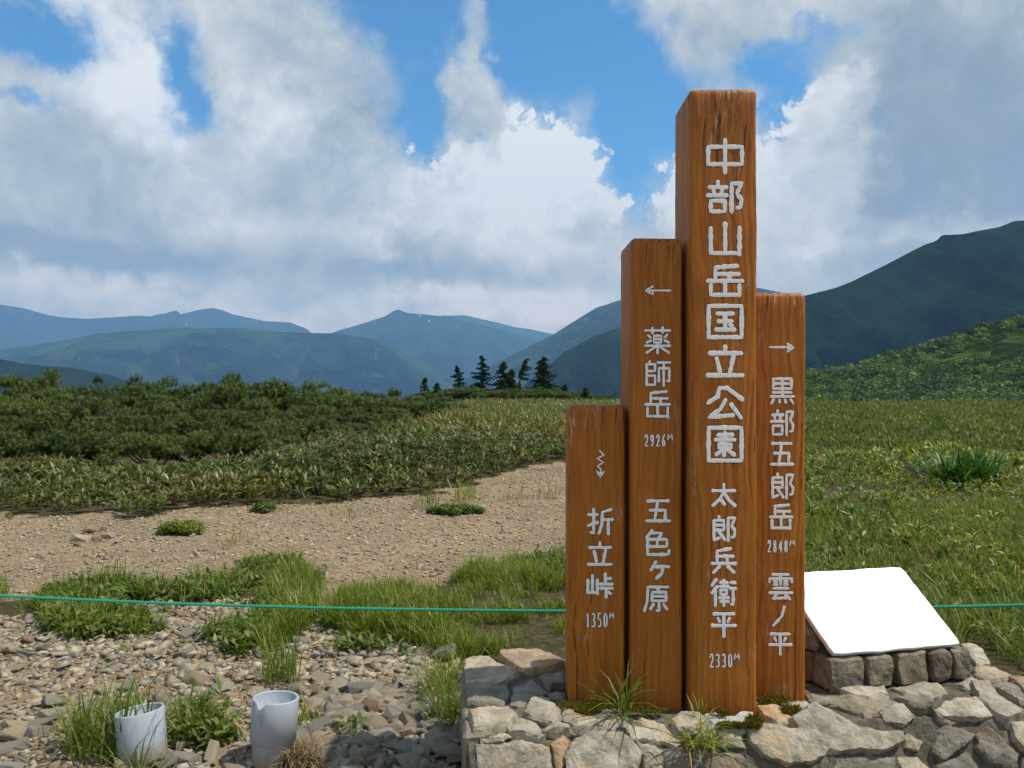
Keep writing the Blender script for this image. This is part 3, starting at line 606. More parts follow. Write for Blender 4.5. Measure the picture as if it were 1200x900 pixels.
def stroke_tube(bm, pts, rad, dpt, midx, seed):
    """flattened rounded ridge along a polyline in the XZ plane; lies on y = 0, bulging to -y"""
    P = []
    for a, b in zip(pts, pts[1:]):
        L = (b - a).length; k = max(1, int(L / 0.009))
        for i in range(k): P.append(a.lerp(b, i / k))
    P.append(pts[-1])
    closed = (pts[0] - pts[-1]).length < 1e-6
    if closed: P = P[:-1]
    n = len(P); rings = []
    for i, p in enumerate(P):
        pa = P[i - 1] if (i > 0 or closed) else p; pb = P[(i + 1) % n] if (i < n - 1 or closed) else p
        t = (pb - pa); t = t.normalized() if t.length > 1e-9 else Vector((1, 0, 0))
        s = Vector((-t.z, 0, t.x)); r = rad * (1 + 0.30 * mnoise.noise(Vector((p.x * 210, seed, p.z * 210))))
        s2 = rad * 0.07 * mnoise.noise(Vector((p.x * 160 + 9, seed, p.z * 160)))
        if not closed and i == 0: ends0 = (p - t * r * 0.75, t)
        if not closed and i == n - 1: ends1 = (p + t * r * 0.75, t)
        rings.append([bm.verts.new(p + s * (r * c_ + s2) + Vector((0, 0.0012 - dpt * d_, 0))) for c_, d_ in ((1, 0), (.86, .9), (0, 1), (-.86, .9), (-1, 0))])
    def face(vs):
        f = bm.faces.new(vs); f.material_index = midx
    for i in range(n if closed else n - 1):
        a, b = rings[i], rings[(i + 1) % n]
        for k in range(4): face((a[k], b[k], b[k + 1], a[k + 1]))
    if not closed:
        for (c, t), rg in ((ends0, rings[0]), (ends1, rings[-1])):
            v = bm.verts.new(c + Vector((0, 0.0012 - dpt * 0.5, 0)))
            for k in range(4): face((rg[k], rg[k + 1], v))
def glyphs(root, Y, items):
    items = [(c_, a_, b_, d_, e_, w_ * 0.90) for c_, a_, b_, d_, e_, w_ in items]
    base = Vector(root.location)
    for (ch, x0, y0, x1, y1, w) in items:
        c = aty((x0 + x1) / 2, (y0 + y1) / 2, Y); bm = bmesh.new(); k = Y / F
        hw = w * k / 2
        for si, st in enumerate(G[ch]):
            pts = []
            for (gx, gy) in st:
                X = x0 + w / 2 + gx / 10 * (x1 - x0 - w); Yp = y0 + w / 2 + gy / 10 * (y1 - y0 - w)
                q = aty(X, Yp, Y) - c; q.y = 0; pts.append(q)
            stroke_tube(bm, pts, hw * 1.06, 0.0016 + 0.00005 * si, 0, x0 * 1.3 + si)
            stroke_tube(bm, pts, hw * 1.06 + 0.0010, 0.0008 + 0.00003 * si, 1, x0 * 2.3 + si)  # wider, flatter dark outline strip under each painted stroke
        bmesh.ops.recalc_face_normals(bm, faces=bm.faces)
        me = bm_mesh('character', bm); me.materials.append(M_paint); me.materials.append(M_outline)
        nm = 'arrow' if ch in '<>z' else ('number' if ch in '0123456789M' else 'character')
        link(nm, me, root, loc=(c.x - base.x, -0.0024, c.z - base.z))
tall = []
for ch, y0, y1 in zip('中部山岳国立公園', (161, 210, 259, 308, 355, 403, 450, 498), (206, 252, 302, 350, 399, 445, 494, 543)): tall.append((ch, 826, y0, 873, y1, 5.6))
for ch, y0, y1 in zip('太郎兵衛平', (565, 603, 640, 677, 715), (596, 636, 674, 712, 748)): tall.append((ch, 832, y0, 864, y1, 4.3))
def nums(s, x0, x1, y0, y1, mx1, mh):
    w = (x1 - x0) / len(s); L = [(c, x0 + i * w + 0.4, y0, x0 + (i + 1) * w - 0.4, y1, 2.1) for i, c in enumerate(s)]
    L.append(('M', x1 + 0.3, y0 - 0.5, mx1, y0 + mh, 1.8)); return L
glyphs(P_TALL, 2.69, tall + nums('2330', 830, 859, 765, 783, 867, 8))
glyphs(P_TWO, 2.73, [('<', 754, 333, 787, 348, 2.6), ('薬', 754, 382, 787, 416, 3.5), ('師', 754, 421, 787, 454, 3.6), ('岳', 754, 456, 787, 491, 3.8), ('五', 755, 583, 787, 614, 4.2), ('色', 754, 619, 786, 654, 4.2), ('ケ', 760, 656, 786, 680, 4.2), ('原', 753, 684, 785, 718, 4.1)] + nums('2926', 754, 781, 508, 524, 789, 8))
glyphs(P_SHORT, 2.76, [('z', 697, 527, 710, 560, 2.2), ('折', 687, 594, 720, 628, 4.2), ('立', 687, 633, 719, 665, 4.2), ('峠', 686, 670, 720, 702, 4.2)] + nums('1350', 685, 713, 717, 736, 720, 8))
glyphs(P_RIGHT, 2.815, [('>', 900, 400, 932, 415, 2.8), ('黒', 901, 442, 932, 475, 3.8), ('部', 901, 479, 932, 512, 3.8), ('五', 901, 516, 931, 548, 4.0), ('郎', 901, 553, 932, 586, 3.9), ('岳', 900, 589, 930, 622, 4.0), ('雲', 899, 671, 930, 704, 3.8), ('ノ', 904, 709, 922, 735, 4.0), ('平', 899, 739, 929, 769, 4.0)] + nums('2848', 898, 924, 632, 648, 932, 8))

# ------------------------------------------------------------------ stone platform
TOP = 0.30
def surf(px, py):
    """the platform's surface (level top, then a rubble face sloping to the camera) at a pixel"""
    brk = 2.56 + 0.20 * min(1, max(0, (px - 960) / 120)) - 0.02 * min(1, max(0, (620 - px) / 80))
    Y = (EYE - TOP) * F / (py - 450.0)
    if Y >= brk: return Vector(((px - 600) / F * Y, Y, TOP))
    k = 1.7; s = -(py - 450) / F
    Y = (EYE - TOP + k * brk) / (k - s); return Vector(((px - 600) / F * Y, Y, EYE + s * Y))
def stone_from_poly(poly, thick, rise=0.0, tilt=(0, 0), seed=0, cuts=1, inset=0.16, lumpy=0.006):
    """irregular stone: outline on the platform surface, its own thickness, bevelled and roughened"""
    cx_, cy_ = sum(p[0] for p in poly) / len(poly), sum(p[1] for p in poly) / len(poly)
    P = [surf(cx_ + (x - cx_) * 1.05 + 1.5 * mnoise.noise(Vector((x * .3, y * .3, 1))), cy_ + (y - cy_) * 1.07 + 1.2 * mnoise.noise(Vector((x * .3, y * .3, 7)))) for x, y in poly]; c = sum(P, Vector()) / len(P)
    nrm = Vector((0, 0, 0))
    for i in range(len(P)): nrm += (P[i] - c).cross(P[(i + 1) % len(P)] - c)
    nrm.normalize()
    if nrm.z < 0: nrm = -nrm; P.reverse()
    Q = []
    for i in range(len(P)):
        a, b = P[i], P[(i + 1) % len(P)]; k = max(1, int((b - a).length / 0.011))
        for j in range(k):
            q = a.lerp(b, j / k); e = mnoise.noise_vector(Vector((q.x * 45 + seed, q.y * 45, q.z * 45))) * 0.0045 + mnoise.noise_vector(Vector((q.x * 130 + seed, q.y * 130, q.z * 130))) * 0.002; Q.append(q + e)
    n = len(Q); t1 = (Q[0] - c).normalized(); t1 = (t1 - nrm * t1.dot(nrm)).normalized(); t2 = nrm.cross(t1)
    rr = random.Random(int(seed * 10) + 3); planes = [(rr.uniform(-.22, .22), rr.uniform(-.22, .22), rr.uniform(.0, .006)) for _ in range(4)]
    sd = Vector((seed * 1.3, seed, 0))
    def topz(u, v):
        h = min(a_ * u + b_ * v + c_ for a_, b_, c_ in planes); p = c + t1 * u + t2 * v
        return rise + max(-.012, h) + mnoise.noise(p * 28 + sd) * 0.005 + mnoise.noise(p * 90 + sd) * 0.0028 + mnoise.noise(p * 230 + sd) * 0.0016
    levels = [(0.006, -thick), (0.0, -thick * 0.7), (-0.002, -thick * .45), (-0.001, -thick * .25), (0.0, -0.010)]
    bm = bmesh.new(); rings = []
    for f, h in levels:
        ring = []
        for q in Q:
            e = mnoise.noise_vector(Vector((q.x * 30 + seed, q.y * 30, h * 55 + q.z * 20))) * 0.006 + mnoise.noise_vector(Vector((q.x * 120 + seed, q.y * 120, h * 120))) * 0.0025
            ring.append(bm.verts.new(q + (c - q).normalized() * f + nrm * h + e))
        rings.append(ring)
    rim = []
    for q in Q:
        d = q - c; L = d.length; q2 = c + d * max(.55, (L - .006 - .004 * mnoise.noise(q * 60)) / L); rim.append((q2 - c))
    uv = [(d.dot(t1), d.dot(t2)) for d in rim]
    ring = [bm.verts.new(c + t1 * u + t2 * v + nrm * (topz(u, v) - .003)) for u, v in uv]; rings.append(ring)
    for a, b in zip(rings, rings[1:]):
        for k in range(n): bm.faces.new((a[k], a[(k + 1) % n], b[(k + 1) % n], b[k]))
    us = [u for u, v in uv]; vs = [v for u, v in uv]; pts2 = [Vector(p) for p in uv]; g_ = 0.0115; u = min(us)
    ins = []
    xs_, ys_ = np.meshgrid(np.arange(min(us), max(us), g_), np.arange(min(vs), max(vs), g_)); xs_ = xs_.ravel(); ys_ = ys_.ravel()
    okk = inpoly(xs_, ys_, uv)
    for xq, yq in zip(xs_[okk], ys_[okk]):
        xq += rr.uniform(-.35, .35) * g_; yq += rr.uniform(-.35, .35) * g_
        if min((xq - a_) ** 2 + (yq - b_) ** 2 for a_, b_ in uv) > (g_ * .6) ** 2: ins.append(Vector((xq, yq)))
    r_ = delaunay_2d_cdt(pts2 + ins, [], [list(range(n))], 1, 1e-6)
    vm = {}
    for iv, (co, orig) in enumerate(zip(r_[0], r_[3])):
        o_ = next((q for q in orig if q < n), None)
        vm[iv] = ring[o_] if o_ is not None else bm.verts.new(c + t1 * co.x + t2 * co.y + nrm * topz(co.x, co.y))
    for f in r_[2]:
        vs_ = [vm[q] for q in f]
        if len(set(vs_)) == 3:
            try: bm.faces.new(vs_)
            except ValueError: pass
    bm.faces.new(list(reversed(rings[0])))
    bmesh.ops.recalc_face_normals(bm, faces=bm.faces)
    o = c.copy()
    for v in bm.verts: v.co -= o
    me = bm_mesh('stone', bm)
    return me, o
plat = empty('stone_platform', (1.0, 2.7, 0.0))
tag(plat, 'low mortared rubble stone platform on which the four posts stand', 'stone base')
A_, Gy, Wm, Wh = M_slab, M_slabgrey, M_slabwarm, M_slabwhite
STONES = [
 ([(545, 772), (556, 768), (573, 769), (582, 778), (606, 789), (590, 797), (547, 798)], .10, .010, Wm),
 ([(586, 764), (630, 762), (645, 768), (661, 780), (640, 784), (618, 786), (604, 782), (590, 772)], .10, .022, Wm),
 ([(546, 801), (594, 799), (596, 812), (588, 826), (570, 824), (548, 822)], .10, .004, Gy),
 ([(604, 802), (622, 796), (641, 809), (625, 817), (612, 824), (598, 823)], .09, .004, Gy),
 ([(633, 790), (661, 783), (661, 800), (645, 804)], .09, .002, Gy),
 ([(642, 810), (662, 806), (664, 822), (645, 815)], .08, .000, Gy),
 ([(550, 834), (560, 829), (596, 829), (606, 838), (596, 846), (574, 850), (556, 851)], .10, .016, A_),
 ([(613, 836), (624, 820), (642, 818), (656, 828), (657, 840), (648, 846), (632, 842)], .10, .012, A_),
 ([(596, 849), (610, 840), (628, 846), (639, 857), (630, 862), (612, 857), (600, 855)], .08, .004, A_),
 ([(638, 851), (650, 847), (668, 848), (668, 855), (646, 856)], .07, .006, A_),
 ([(564, 866), (592, 860), (600, 864), (590, 869), (566, 872)], .07, .004, A_),
 ([(558, 874), (586, 870), (610, 868), (642, 876), (646, 905), (600, 915), (562, 912)], .12, .012, A_),
 ([(646, 872), (660, 860), (668, 868), (666, 890), (656, 905), (650, 896)], .09, .000, Wm),
 ([(660, 826), (682, 828), (694, 836), (700, 845), (672, 846), (660, 840)], .06, .004, A_),
 ([(700, 846), (690, 838), (704, 826), (722, 824), (732, 836), (734, 848), (712, 850)], .06, .006, A_),
 ([(672, 850), (704, 850), (732, 852), (734, 856), (700, 858), (684, 864), (670, 858)], .06, .002, Gy),
 ([(662, 888), (668, 872), (690, 858), (730, 858), (738, 866), (752, 882), (744, 900), (726, 912), (680, 915), (664, 905)], .13, .020, A_),
 ([(738, 846), (752, 842), (774, 846), (790, 856), (802, 864), (790, 872), (766, 868), (742, 862)], .06, .004, A_),
 ([(744, 868), (764, 874), (782, 880), (778, 902), (770, 912), (756, 900), (752, 882)], .10, .002, A_),
 ([(786, 842), (800, 834), (820, 836), (832, 846), (812, 852), (794, 852)], .07, .010, A_),
 ([(806, 854), (834, 850), (870, 862), (872, 876), (850, 876), (812, 868)], .08, .002, A_),
 ([(812, 880), (850, 880), (874, 884), (876, 910), (816, 915)], .10, .0, Gy),
 ([(824, 838), (836, 836), (846, 843), (862, 843), (868, 836), (882, 835), (882, 845), (868, 852), (848, 850), (832, 846)], .04, .012, Wh),
 ([(886, 828), (902, 824), (916, 828), (932, 834), (928, 842), (912, 846), (896, 840)], .06, .006, Wm),
 ([(934, 820), (946, 820), (950, 828), (938, 833), (918, 827)], .06, .006, A_),
 ([(878, 850), (902, 848), (930, 854), (956, 856), (972, 870), (968, 884), (950, 893), (922, 895), (894, 884), (880, 868)], .14, .020, A_),
 ([(928, 845), (944, 833), (972, 838), (1010, 852), (1030, 856), (1056, 858), (1054, 872), (1030, 882), (980, 880), (948, 866)], .13, .028, A_),
 ([(976, 886), (1020, 886), (1050, 888), (1052, 912), (980, 915)], .10, .0, Gy),
 ([(946, 812), (980, 814), (1030, 816), (1050, 820), (1032, 830), (1012, 834), (980, 824), (952, 820)], .05, .008, Gy),
 ([(984, 813), (1012, 808), (1036, 804), (1040, 814), (1018, 820), (996, 816)], .05, .018, A_),
 ([(1034, 834), (1046, 824), (1060, 824), (1072, 840), (1060, 850), (1040, 846)], .08, .006, A_),
 ([(1046, 804), (1070, 804), (1100, 799), (1108, 808), (1090, 814), (1064, 810)], .05, .012, A_),
 ([(1048, 816), (1064, 812), (1094, 820), (1096, 824), (1070, 824)], .05, .006, Gy),
 ([(1094, 828), (1104, 824), (1120, 818), (1144, 818), (1164, 836), (1152, 842), (1124, 842), (1106, 838)], .07, .010, A_),
 ([(1092, 828), (1104, 841), (1122, 846), (1112, 854), (1098, 844)], .08, .002, Gy),
 ([(1120, 800), (1140, 792), (1158, 800), (1150, 806), (1130, 804)], .05, .004, A_),
 ([(1138, 803), (1156, 803), (1176, 816), (1200, 828), (1196, 842), (1180, 846), (1166, 836), (1148, 816)], .09, .018, A_),
 ([(1162, 800), (1180, 798), (1196, 808), (1206, 822), (1194, 822), (1176, 812)], .06, .008, Gy),
 ([(1142, 782), (1166, 780), (1184, 788), (1176, 796), (1158, 798), (1144, 790)], .07, .008, Wm),
 ([(1180, 792), (1200, 790), (1214, 806), (1200, 808)], .07, .008, Wm),
 ([(1126, 756), (1140, 756), (1152, 764), (1160, 774), (1144, 776)], .09, .012, A_),
 ([(1098, 858), (1110, 850), (1128, 854), (1142, 862), (1128, 876), (1104, 892), (1090, 880)], .12, .022, Gy),
 ([(1146, 864), (1158, 852), (1176, 868), (1192, 884), (1184, 902), (1160, 896), (1144, 878)], .12, .018, Gy),
 ([(1060, 866), (1066, 858), (1082, 870), (1076, 882), (1062, 876)], .05, .010, A_),
 ([(1096, 898), (1112, 890), (1134, 882), (1146, 898), (1150, 912), (1100, 915)], .10, .006, Gy),
 ([(1056, 888), (1076, 888), (1094, 902), (1096, 914), (1058, 915)], .09, .004, A_),
 ([(1184, 846), (1200, 846), (1220, 860), (1216, 880), (1200, 880), (1188, 866)], .10, .012, A_),
 ([(1196, 888), (1220, 886), (1228, 915), (1198, 915)], .10, .008, Gy),
 ([(1204, 826), (1240, 822), (1260, 844), (1226, 852)], .09, .010, A_),
 ([(1212, 790), (1240, 786), (1262, 806), (1226, 812)], .09, .008, A_),
 ([(776, 880), (808, 872), (812, 890), (806, 912), (780, 914)], .10, .002, Gy),
]
for k in range(13):     # lower courses, mostly below the frame
    x = 552 + k * 56 + random.uniform(-6, 6); y = 922 + random.uniform(-3, 5)
    STONES.append(([(x, y), (x + 24, y - 3), (x + 48, y + 2), (x + 50, y + 44), (x + 22, y + 50), (x - 2, y + 42)], .12, random.uniform(0, .015), random.choice((A_, Gy, A_))))
for i, (poly, th, rise, m_) in enumerate(STONES):
    me, o = stone_from_poly(poly, th, rise, (random.uniform(-.06, .06), random.uniform(-.05, .09)), seed=i * 3.7)
    me.materials.append(m_); link('stone', me, plat, loc=o - Vector(plat.location))
def core():
    # mortar bed: follows the platform outline 1.5 cm below the stones' faces
    out = [(545, 800), (546, 772), (590, 766), (662, 762), (760, 764), (860, 764), (940, 762), (1040, 758), (1126, 756), (1160, 774), (1215, 795), (1330, 850)]
    bm = bmesh.new(); rows = []
    top_pts = [surf(x, y) for x, y in out]
    nx = 40; xs = np.linspace(0.0, 1.0, nx)
    for t in [0, .12, .24, .36, .48, .6, .7, .78, .84, .9, .96, 1.0]:
        row = []
        for u in xs:
            yb = np.interp(547 + u * 800, [p[0] for p in out[1:]], [p[1] for p in out[1:]])
            py = yb + 4 + (965 - yb) * t; x0 = 549 if py < 880 else 551
            # left edge keeps to the wall line
            px_ = x0 + u * 780
            s = surf(px_, py); e = mnoise.noise(s * 30) * 0.006
            row.append(bm.verts.new(s + Vector((0, 0.004, -0.019 + e))))
        rows.append(row)
    for a, b in zip(rows, rows[1:]):
        for k in range(nx - 1): bm.faces.new((a[k], b[k], b[k + 1], a[k + 1]))
    bm.edges.ensure_lookup_table()
    rim = [e for e in bm.edges if e.is_boundary]
    r = bmesh.ops.extrude_edge_only(bm, edges=rim)
    for v in [g for g in r['geom'] if isinstance(g, bmesh.types.BMVert)]: v.co.z = -0.06; v.co.x += 0.0
    bmesh.ops.recalc_face_normals(bm, faces=bm.faces)
    for v in bm.verts: v.co -= Vector(plat.location)
    link('mortar_bed', bm_mesh('mortar_bed', bm), plat, M_mortar)
core()
def side_stones():
    # coursed stones on the platform's left side
    a = surf(546, 776); b = surf(552, 856)
    rows = [(-0.02, 0.10), (0.10, 0.20), (0.20, 0.285)]
    for (z0, z1) in rows:
        t = 0.0
        while t < 0.98:
            t2 = min(1.0, t + random.uniform(0.18, 0.34)); p = a.lerp(b, t); q = a.lerp(b, t2)
            bm = bmesh.new(); bmesh.ops.create_cube(bm, size=1.0)
            bmesh.ops.bevel(bm, geom=bm.edges[:], offset=0.12, segments=1, affect='EDGES')
            L = (q - p).length * 0.94; h = (z1 - z0) * 0.9
            d = (q - p); d.z = 0; d.normalize(); ang = math.atan2(d.y, d.x)
            for v in bm.verts:
                e = mnoise.noise_vector(v.co * 2 + Vector((t * 9, z0 * 40, 0))) * 0.10
                v.co = Vector(((v.co.x + e.x) * L, (v.co.y + e.y) * 0.07, (v.co.z + e.z) * h))
            o = link('stone', bm_mesh('stone', bm), plat, M_slabgrey)
            mid = (p + q) / 2; o.location = Vector((mid.x + 0.012, mid.y, (z0 + z1) / 2)) - Vector(plat.location); o.rotation_euler = (0, 0, ang)
            t = t2
side_stones()

# ------------------------------------------------------------------ plinth and board
BL = Vector((1.166, 2.89, .419)); BR = Vector((1.696, 3.01, .419)); TL = Vector((1.053, 3.12, .658)); TR = TL + (BR - BL)
ex = (BR - BL).normalized(); up = (TL - BL)
inw = Vector((-ex.y, ex.x, 0))
def plinth():
    root = empty('plinth', (BL.x, BL.y, TOP)); tag(root, 'small sloping plinth of dark squared stones under the white board', 'plinth')
    base = Vector(root.location)
    # core: wedge
    bm = bmesh.new(); d = 0.02
    lo = [BL + inw * d + ex * d, BR + inw * d - ex * d, TR - inw * d - ex * d, TL - inw * d + ex * d]
    v0 = [bm.verts.new(Vector((p.x, p.y, TOP - 0.03)) - base) for p in lo]
    v1 = [bm.verts.new(Vector((p.x, p.y, p.z - 0.075)) - base) for p in lo]
    bm.faces.new(v1)
    for k in range(4): bm.faces.new((v0[k], v0[(k + 1) % 4], v1[(k + 1) % 4], v1[k]))
    bmesh.ops.recalc_face_normals(bm, faces=bm.faces)
    link('mortar_core', bm_mesh('mortar_core', bm), root, M_mortar)
    def block(p, q, z0, z1a, z1b, out, thick=0.05):
        bm = bmesh.new(); bmesh.ops.create_cube(bm, size=1.0)
        bmesh.ops.subdivide_edges(bm, edges=bm.edges[:], cuts=5, use_grid_fill=True)
        L = (q - p).length; dx = (q - p); dx.z = 0; dx.normalize()
        for v in bm.verts:
            c = v.co.copy(); k = 1 - 0.05 * (sum((abs(t) > 0.45) for t in c) >= 2) - 0.05 * (sum((abs(t) > 0.45) for t in c) == 3)
            u = c.x * k + 0.5; z1 = z1a + (z1b - z1a) * u
            e = mnoise.noise_vector(c * 1.6 + p * 17) * 0.012 + mnoise.noise_vector(c * 6 + p * 7) * 0.0035
            w = p + dx * (u * L) + out * (thick * (c.y * k)); w.z = z0 + (c.z * k + 0.5) * (z1 - z0)
            v.co = w + e - base
        link('stone', bm_mesh('stone', bm), root, M_block)
    xs = [0.0, 0.150, 0.168, 0.285, 0.315, 0.450, 0.475, 0.562, 0.580, 0.66]
    for k in range(0, 10, 2):
        p = BL + ex * (xs[k] * 0.90 - 0.02); q = BL + ex * (xs[k + 1] * 0.90 - 0.02)
        block(p + inw * 0.01, q + inw * 0.01, TOP - 0.012 + random.uniform(-.008, .004), .400 + random.uniform(-.006, .004), .402, inw, 0.055)
    # left flank
    n = 3
    for k in range(n):
        p = BL.lerp(TL, k / n + 0.02) ; q = BL.lerp(TL, (k + 1) / n - 0.02); za = p.z - 0.045; zb = q.z - 0.045
        p = Vector((p.x, p.y, 0)) + ex * 0.01; q = Vector((q.x, q.y, 0)) + ex * 0.01
        zm = TOP + 0.10
        block(p, q, TOP - 0.01, min(zm, za), min(zm, zb), ex, 0.05)
        if za > zm + 0.03: block(p, q, zm + 0.008, za, zb, ex, 0.05)
    for k in range(4):      # right flank
        p = BR.lerp(TR, k / 4 + 0.02); q = BR.lerp(TR, (k + 1) / 4 - 0.02)
        za = p.z - 0.048; zb = q.z - 0.048
        block(Vector((p.x, p.y, 0)) + ex * 0.005, Vector((q.x, q.y, 0)) + ex * 0.005, TOP - 0.01, za, zb, ex, 0.05)
    for k in range(4):      # back
        p = TL.lerp(TR, k / 4 + 0.01); q = TL.lerp(TR, (k + 1) / 4 - 0.01)
        block(Vector((p.x, p.y, 0)) - inw * 0.01, Vector((q.x, q.y, 0)) - inw * 0.01, TOP - 0.01, p.z - 0.07, q.z - 0.07, inw, 0.05)
plinth()
def board():
    root = empty('information_board', BL); tag(root, 'blank sunlit white board lying tilted on the stone plinth right of the posts', 'information board')
    nrm = ex.cross(up).normalized(); th = 0.022
    bm = bmesh.new(); n = 14; ring = []
    cor = [BL, BR, TR, TL]
    pts = []
    for k in range(4):
        a, b = cor[k], cor[(k + 1) % 4]
        for j in range(n):
            p = a.lerp(b, j / n); c = (BL + TR) / 2; e = mnoise.noise(p * 16) * 0.004 + mnoise.noise(p * 60) * 0.0025
            if j == 0: e += 0.006
            pts.append(p + (c - p).normalized() * (e + 0.002))
    t = [bm.verts.new(p - BL + nrm * 0.0) for p in pts]; t2 = [bm.verts.new(p - BL - nrm * th) for p in pts]
    m = [bm.verts.new(v.co * 1.0 - nrm * 0.003 + ((v.co - ((BR + TL) / 2 - BL)).normalized() * 0.003)) for v in t]
    bm.faces.new(t)
    N_ = len(t)
    for k in range(N_):
        bm.faces.new((m[k], m[(k + 1) % N_], t[(k + 1) % N_], t[k])); bm.faces.new((t2[k], t2[(k + 1) % N_], m[(k + 1) % N_], m[k]))
    bm.faces.new(list(reversed(t2)))
    bmesh.ops.recalc_face_normals(bm, faces=bm.faces)
    link('panel', bm_mesh('panel', bm), root, M_panel)
board()

# ------------------------------------------------------------------ pipes
def pipe(x, ytop, depth, rtop, ztop, zline, rbot, tilt, label, notch=False):
    X = (x - 600) / F * depth; root = empty('drain_pipe', (X, depth, 0)); root.rotation_euler = tilt
    tag(root, label, 'pipe', 'cut grey plastic pipes standing in the gravel')
    n = 48
    prof = [(rbot, -0.12), (rbot, zline - 0.004), (rbot + 0.002, zline), (rtop, zline + 0.004), (rtop, ztop - 0.003), (rtop - 0.002, ztop), (rtop - 0.008, ztop), (rtop - 0.0095, ztop - 0.004),
            (rtop - 0.010, ztop - 0.045), (rtop - 0.016, ztop - 0.049), (rtop - 0.017, -0.12)]
    bm = bmesh.new(); rings = []
    for r, z in prof:
        ring = []
        for k in range(n):
            a = 2 * math.pi * k / n; zz = z
            if z > ztop - 0.01:
                zz += 0.0012 * mnoise.noise(Vector((a * 3, x, 0)))
                da = abs((a - math.radians(245) + math.pi) % (2 * math.pi) - math.pi)
                if notch and da < 0.20: zz -= 0.022 * (1 if da < 0.12 else 0.5)
            ring.append(bm.verts.new((r * math.cos(a), r * math.sin(a), zz)))
        rings.append(ring)
    for a, b in zip(rings, rings[1:]):
        for k in range(n): bm.faces.new((a[k], a[(k + 1) % n], b[(k + 1) % n], b[k]))
    bm.faces.new(rings[-1])
    link('pipe_body', bm_mesh('pipe_body', bm, True), root, M_pvc)
    bm = bmesh.new(); bmesh.ops.create_circle(bm, cap_ends=True, radius=rtop - 0.018, segments=24)
    for v in bm.verts: v.co.z = 0.02 + 0.01 * mnoise.noise(v.co * 30)
    link('soil_fill', bm_mesh('soil_fill', bm), root, m_dark('pipe_soil', (0.12, 0.09, 0.05)))
pipe(168, 836, 2.98, .086, .178, .012, .083, (math.radians(-5), math.radians(-7), 0), 'shorter grey plastic pipe standing in a grass tuft, leftmost of the two')
pipe(318, 820, 2.96, .084, .232, .075, .073, (math.radians(-4), math.radians(3), 0), 'taller grey plastic pipe with a notched rim standing beside dry grass', True)

# ------------------------------------------------------------------ rope
def rope():
    root = empty('rope', (0, 4.05, 0)); tag(root, 'thin green twisted nylon rope stretched behind the posts along the path', 'rope')
    n = 3600; x = np.linspace(-7.5, 7.5, n); pts = []
    px_ = 600 + F * x / 4.05
    yy = 713 + 0.0 * x - 15.5 * np.clip((300 - px_) / 300, -0.2, 4) * 1.0
    yy = np.interp(px_, [-1200, 0, 150, 330, 500, 660, 900, 1100, 1200, 2400], [640, 698, 705.5, 711.5, 714.6, 716.5, 715, 711.5, 709.5, 660])
    ker = np.ones(201) / 201; yy = np.convolve(np.pad(yy, 100, mode='edge'), ker, 'valid')
    z = EYE - (yy - 450) / F * 4.05
    V, T = [], []; R = 0.0040; r = 0.0040; off = 0; sides = 5
    for s in range(3):
        ph = 2 * math.pi * s / 3 + x * 2 * math.pi / 0.046
        cy = R * np.cos(ph); cz = R * np.sin(ph)
        ring = np.stack([np.stack([x, cy + r * math.cos(a), z + cz + r * math.sin(a)], -1) for a in np.linspace(0, 2 * math.pi, sides, endpoint=False)], 1)
        V.append(ring.reshape(-1, 3)); i = np.arange(n - 1)[:, None] * sides; j = np.arange(sides)[None]; j2 = (j + 1) % sides
        T.append(np.stack([i + j, i + sides + j, i + sides + j2, i + j2], -1).reshape(-1, 4) + off); off += n * sides
    link('rope_strands', np_mesh('rope_strands', np.concatenate(V), np.concatenate(T), [M_rope], smooth=True), root)
rope()

# ------------------------------------------------------------------ loose stones
def rock_proto(seed, n=16, flat=0.55):
    r = random.Random(seed); bm = bmesh.new()
    sx = r.uniform(0.8, 1.3); sy = r.uniform(0.6, 1.0)
    for _ in range(n):
        v = Vector((r.gauss(0, 1), r.gauss(0, 1), r.gauss(0, 1))).normalized()
        v = Vector((max(-.75, min(.75, v.x)) * sx, max(-.75, min(.75, v.y)) * sy, max(-.6, min(.6, v.z)) * flat)); bm.verts.new(v * r.uniform(0.85, 1.0))
    g = bmesh.ops.convex_hull(bm, input=bm.verts)
    bmesh.ops.delete(bm, geom=[v for v in bm.verts if not v.link_faces], context='VERTS')
    bmesh.ops.triangulate(bm, faces=bm.faces); bm.verts.ensure_lookup_table()
    for i, v in enumerate(bm.verts): v.index = i
    V = np.array([v.co[:] for v in bm.verts]); T = np.array([[v.index for v in f.verts] for f in bm.faces])
    return bm, (V, T)
rock_b, rock_s = [], []
for k in range(14):
    bm, vt = rock_proto(100 + k, 17, random.uniform(0.35, 0.75))
    bmesh.ops.bevel(bm, geom=bm.edges[:], offset=0.035, segments=1, affect='EDGES') if k % 2 == 0 else None
    bmesh.ops.recalc_face_normals(bm, faces=bm.faces)
    me = bm_mesh('rock', bm); me.materials.append(M_gravel); rock_b.append(me)
for k in range(12):
    bm, vt = rock_proto(300 + k, 9, random.uniform(0.35, 0.7)); bm.free(); rock_s.append(vt)
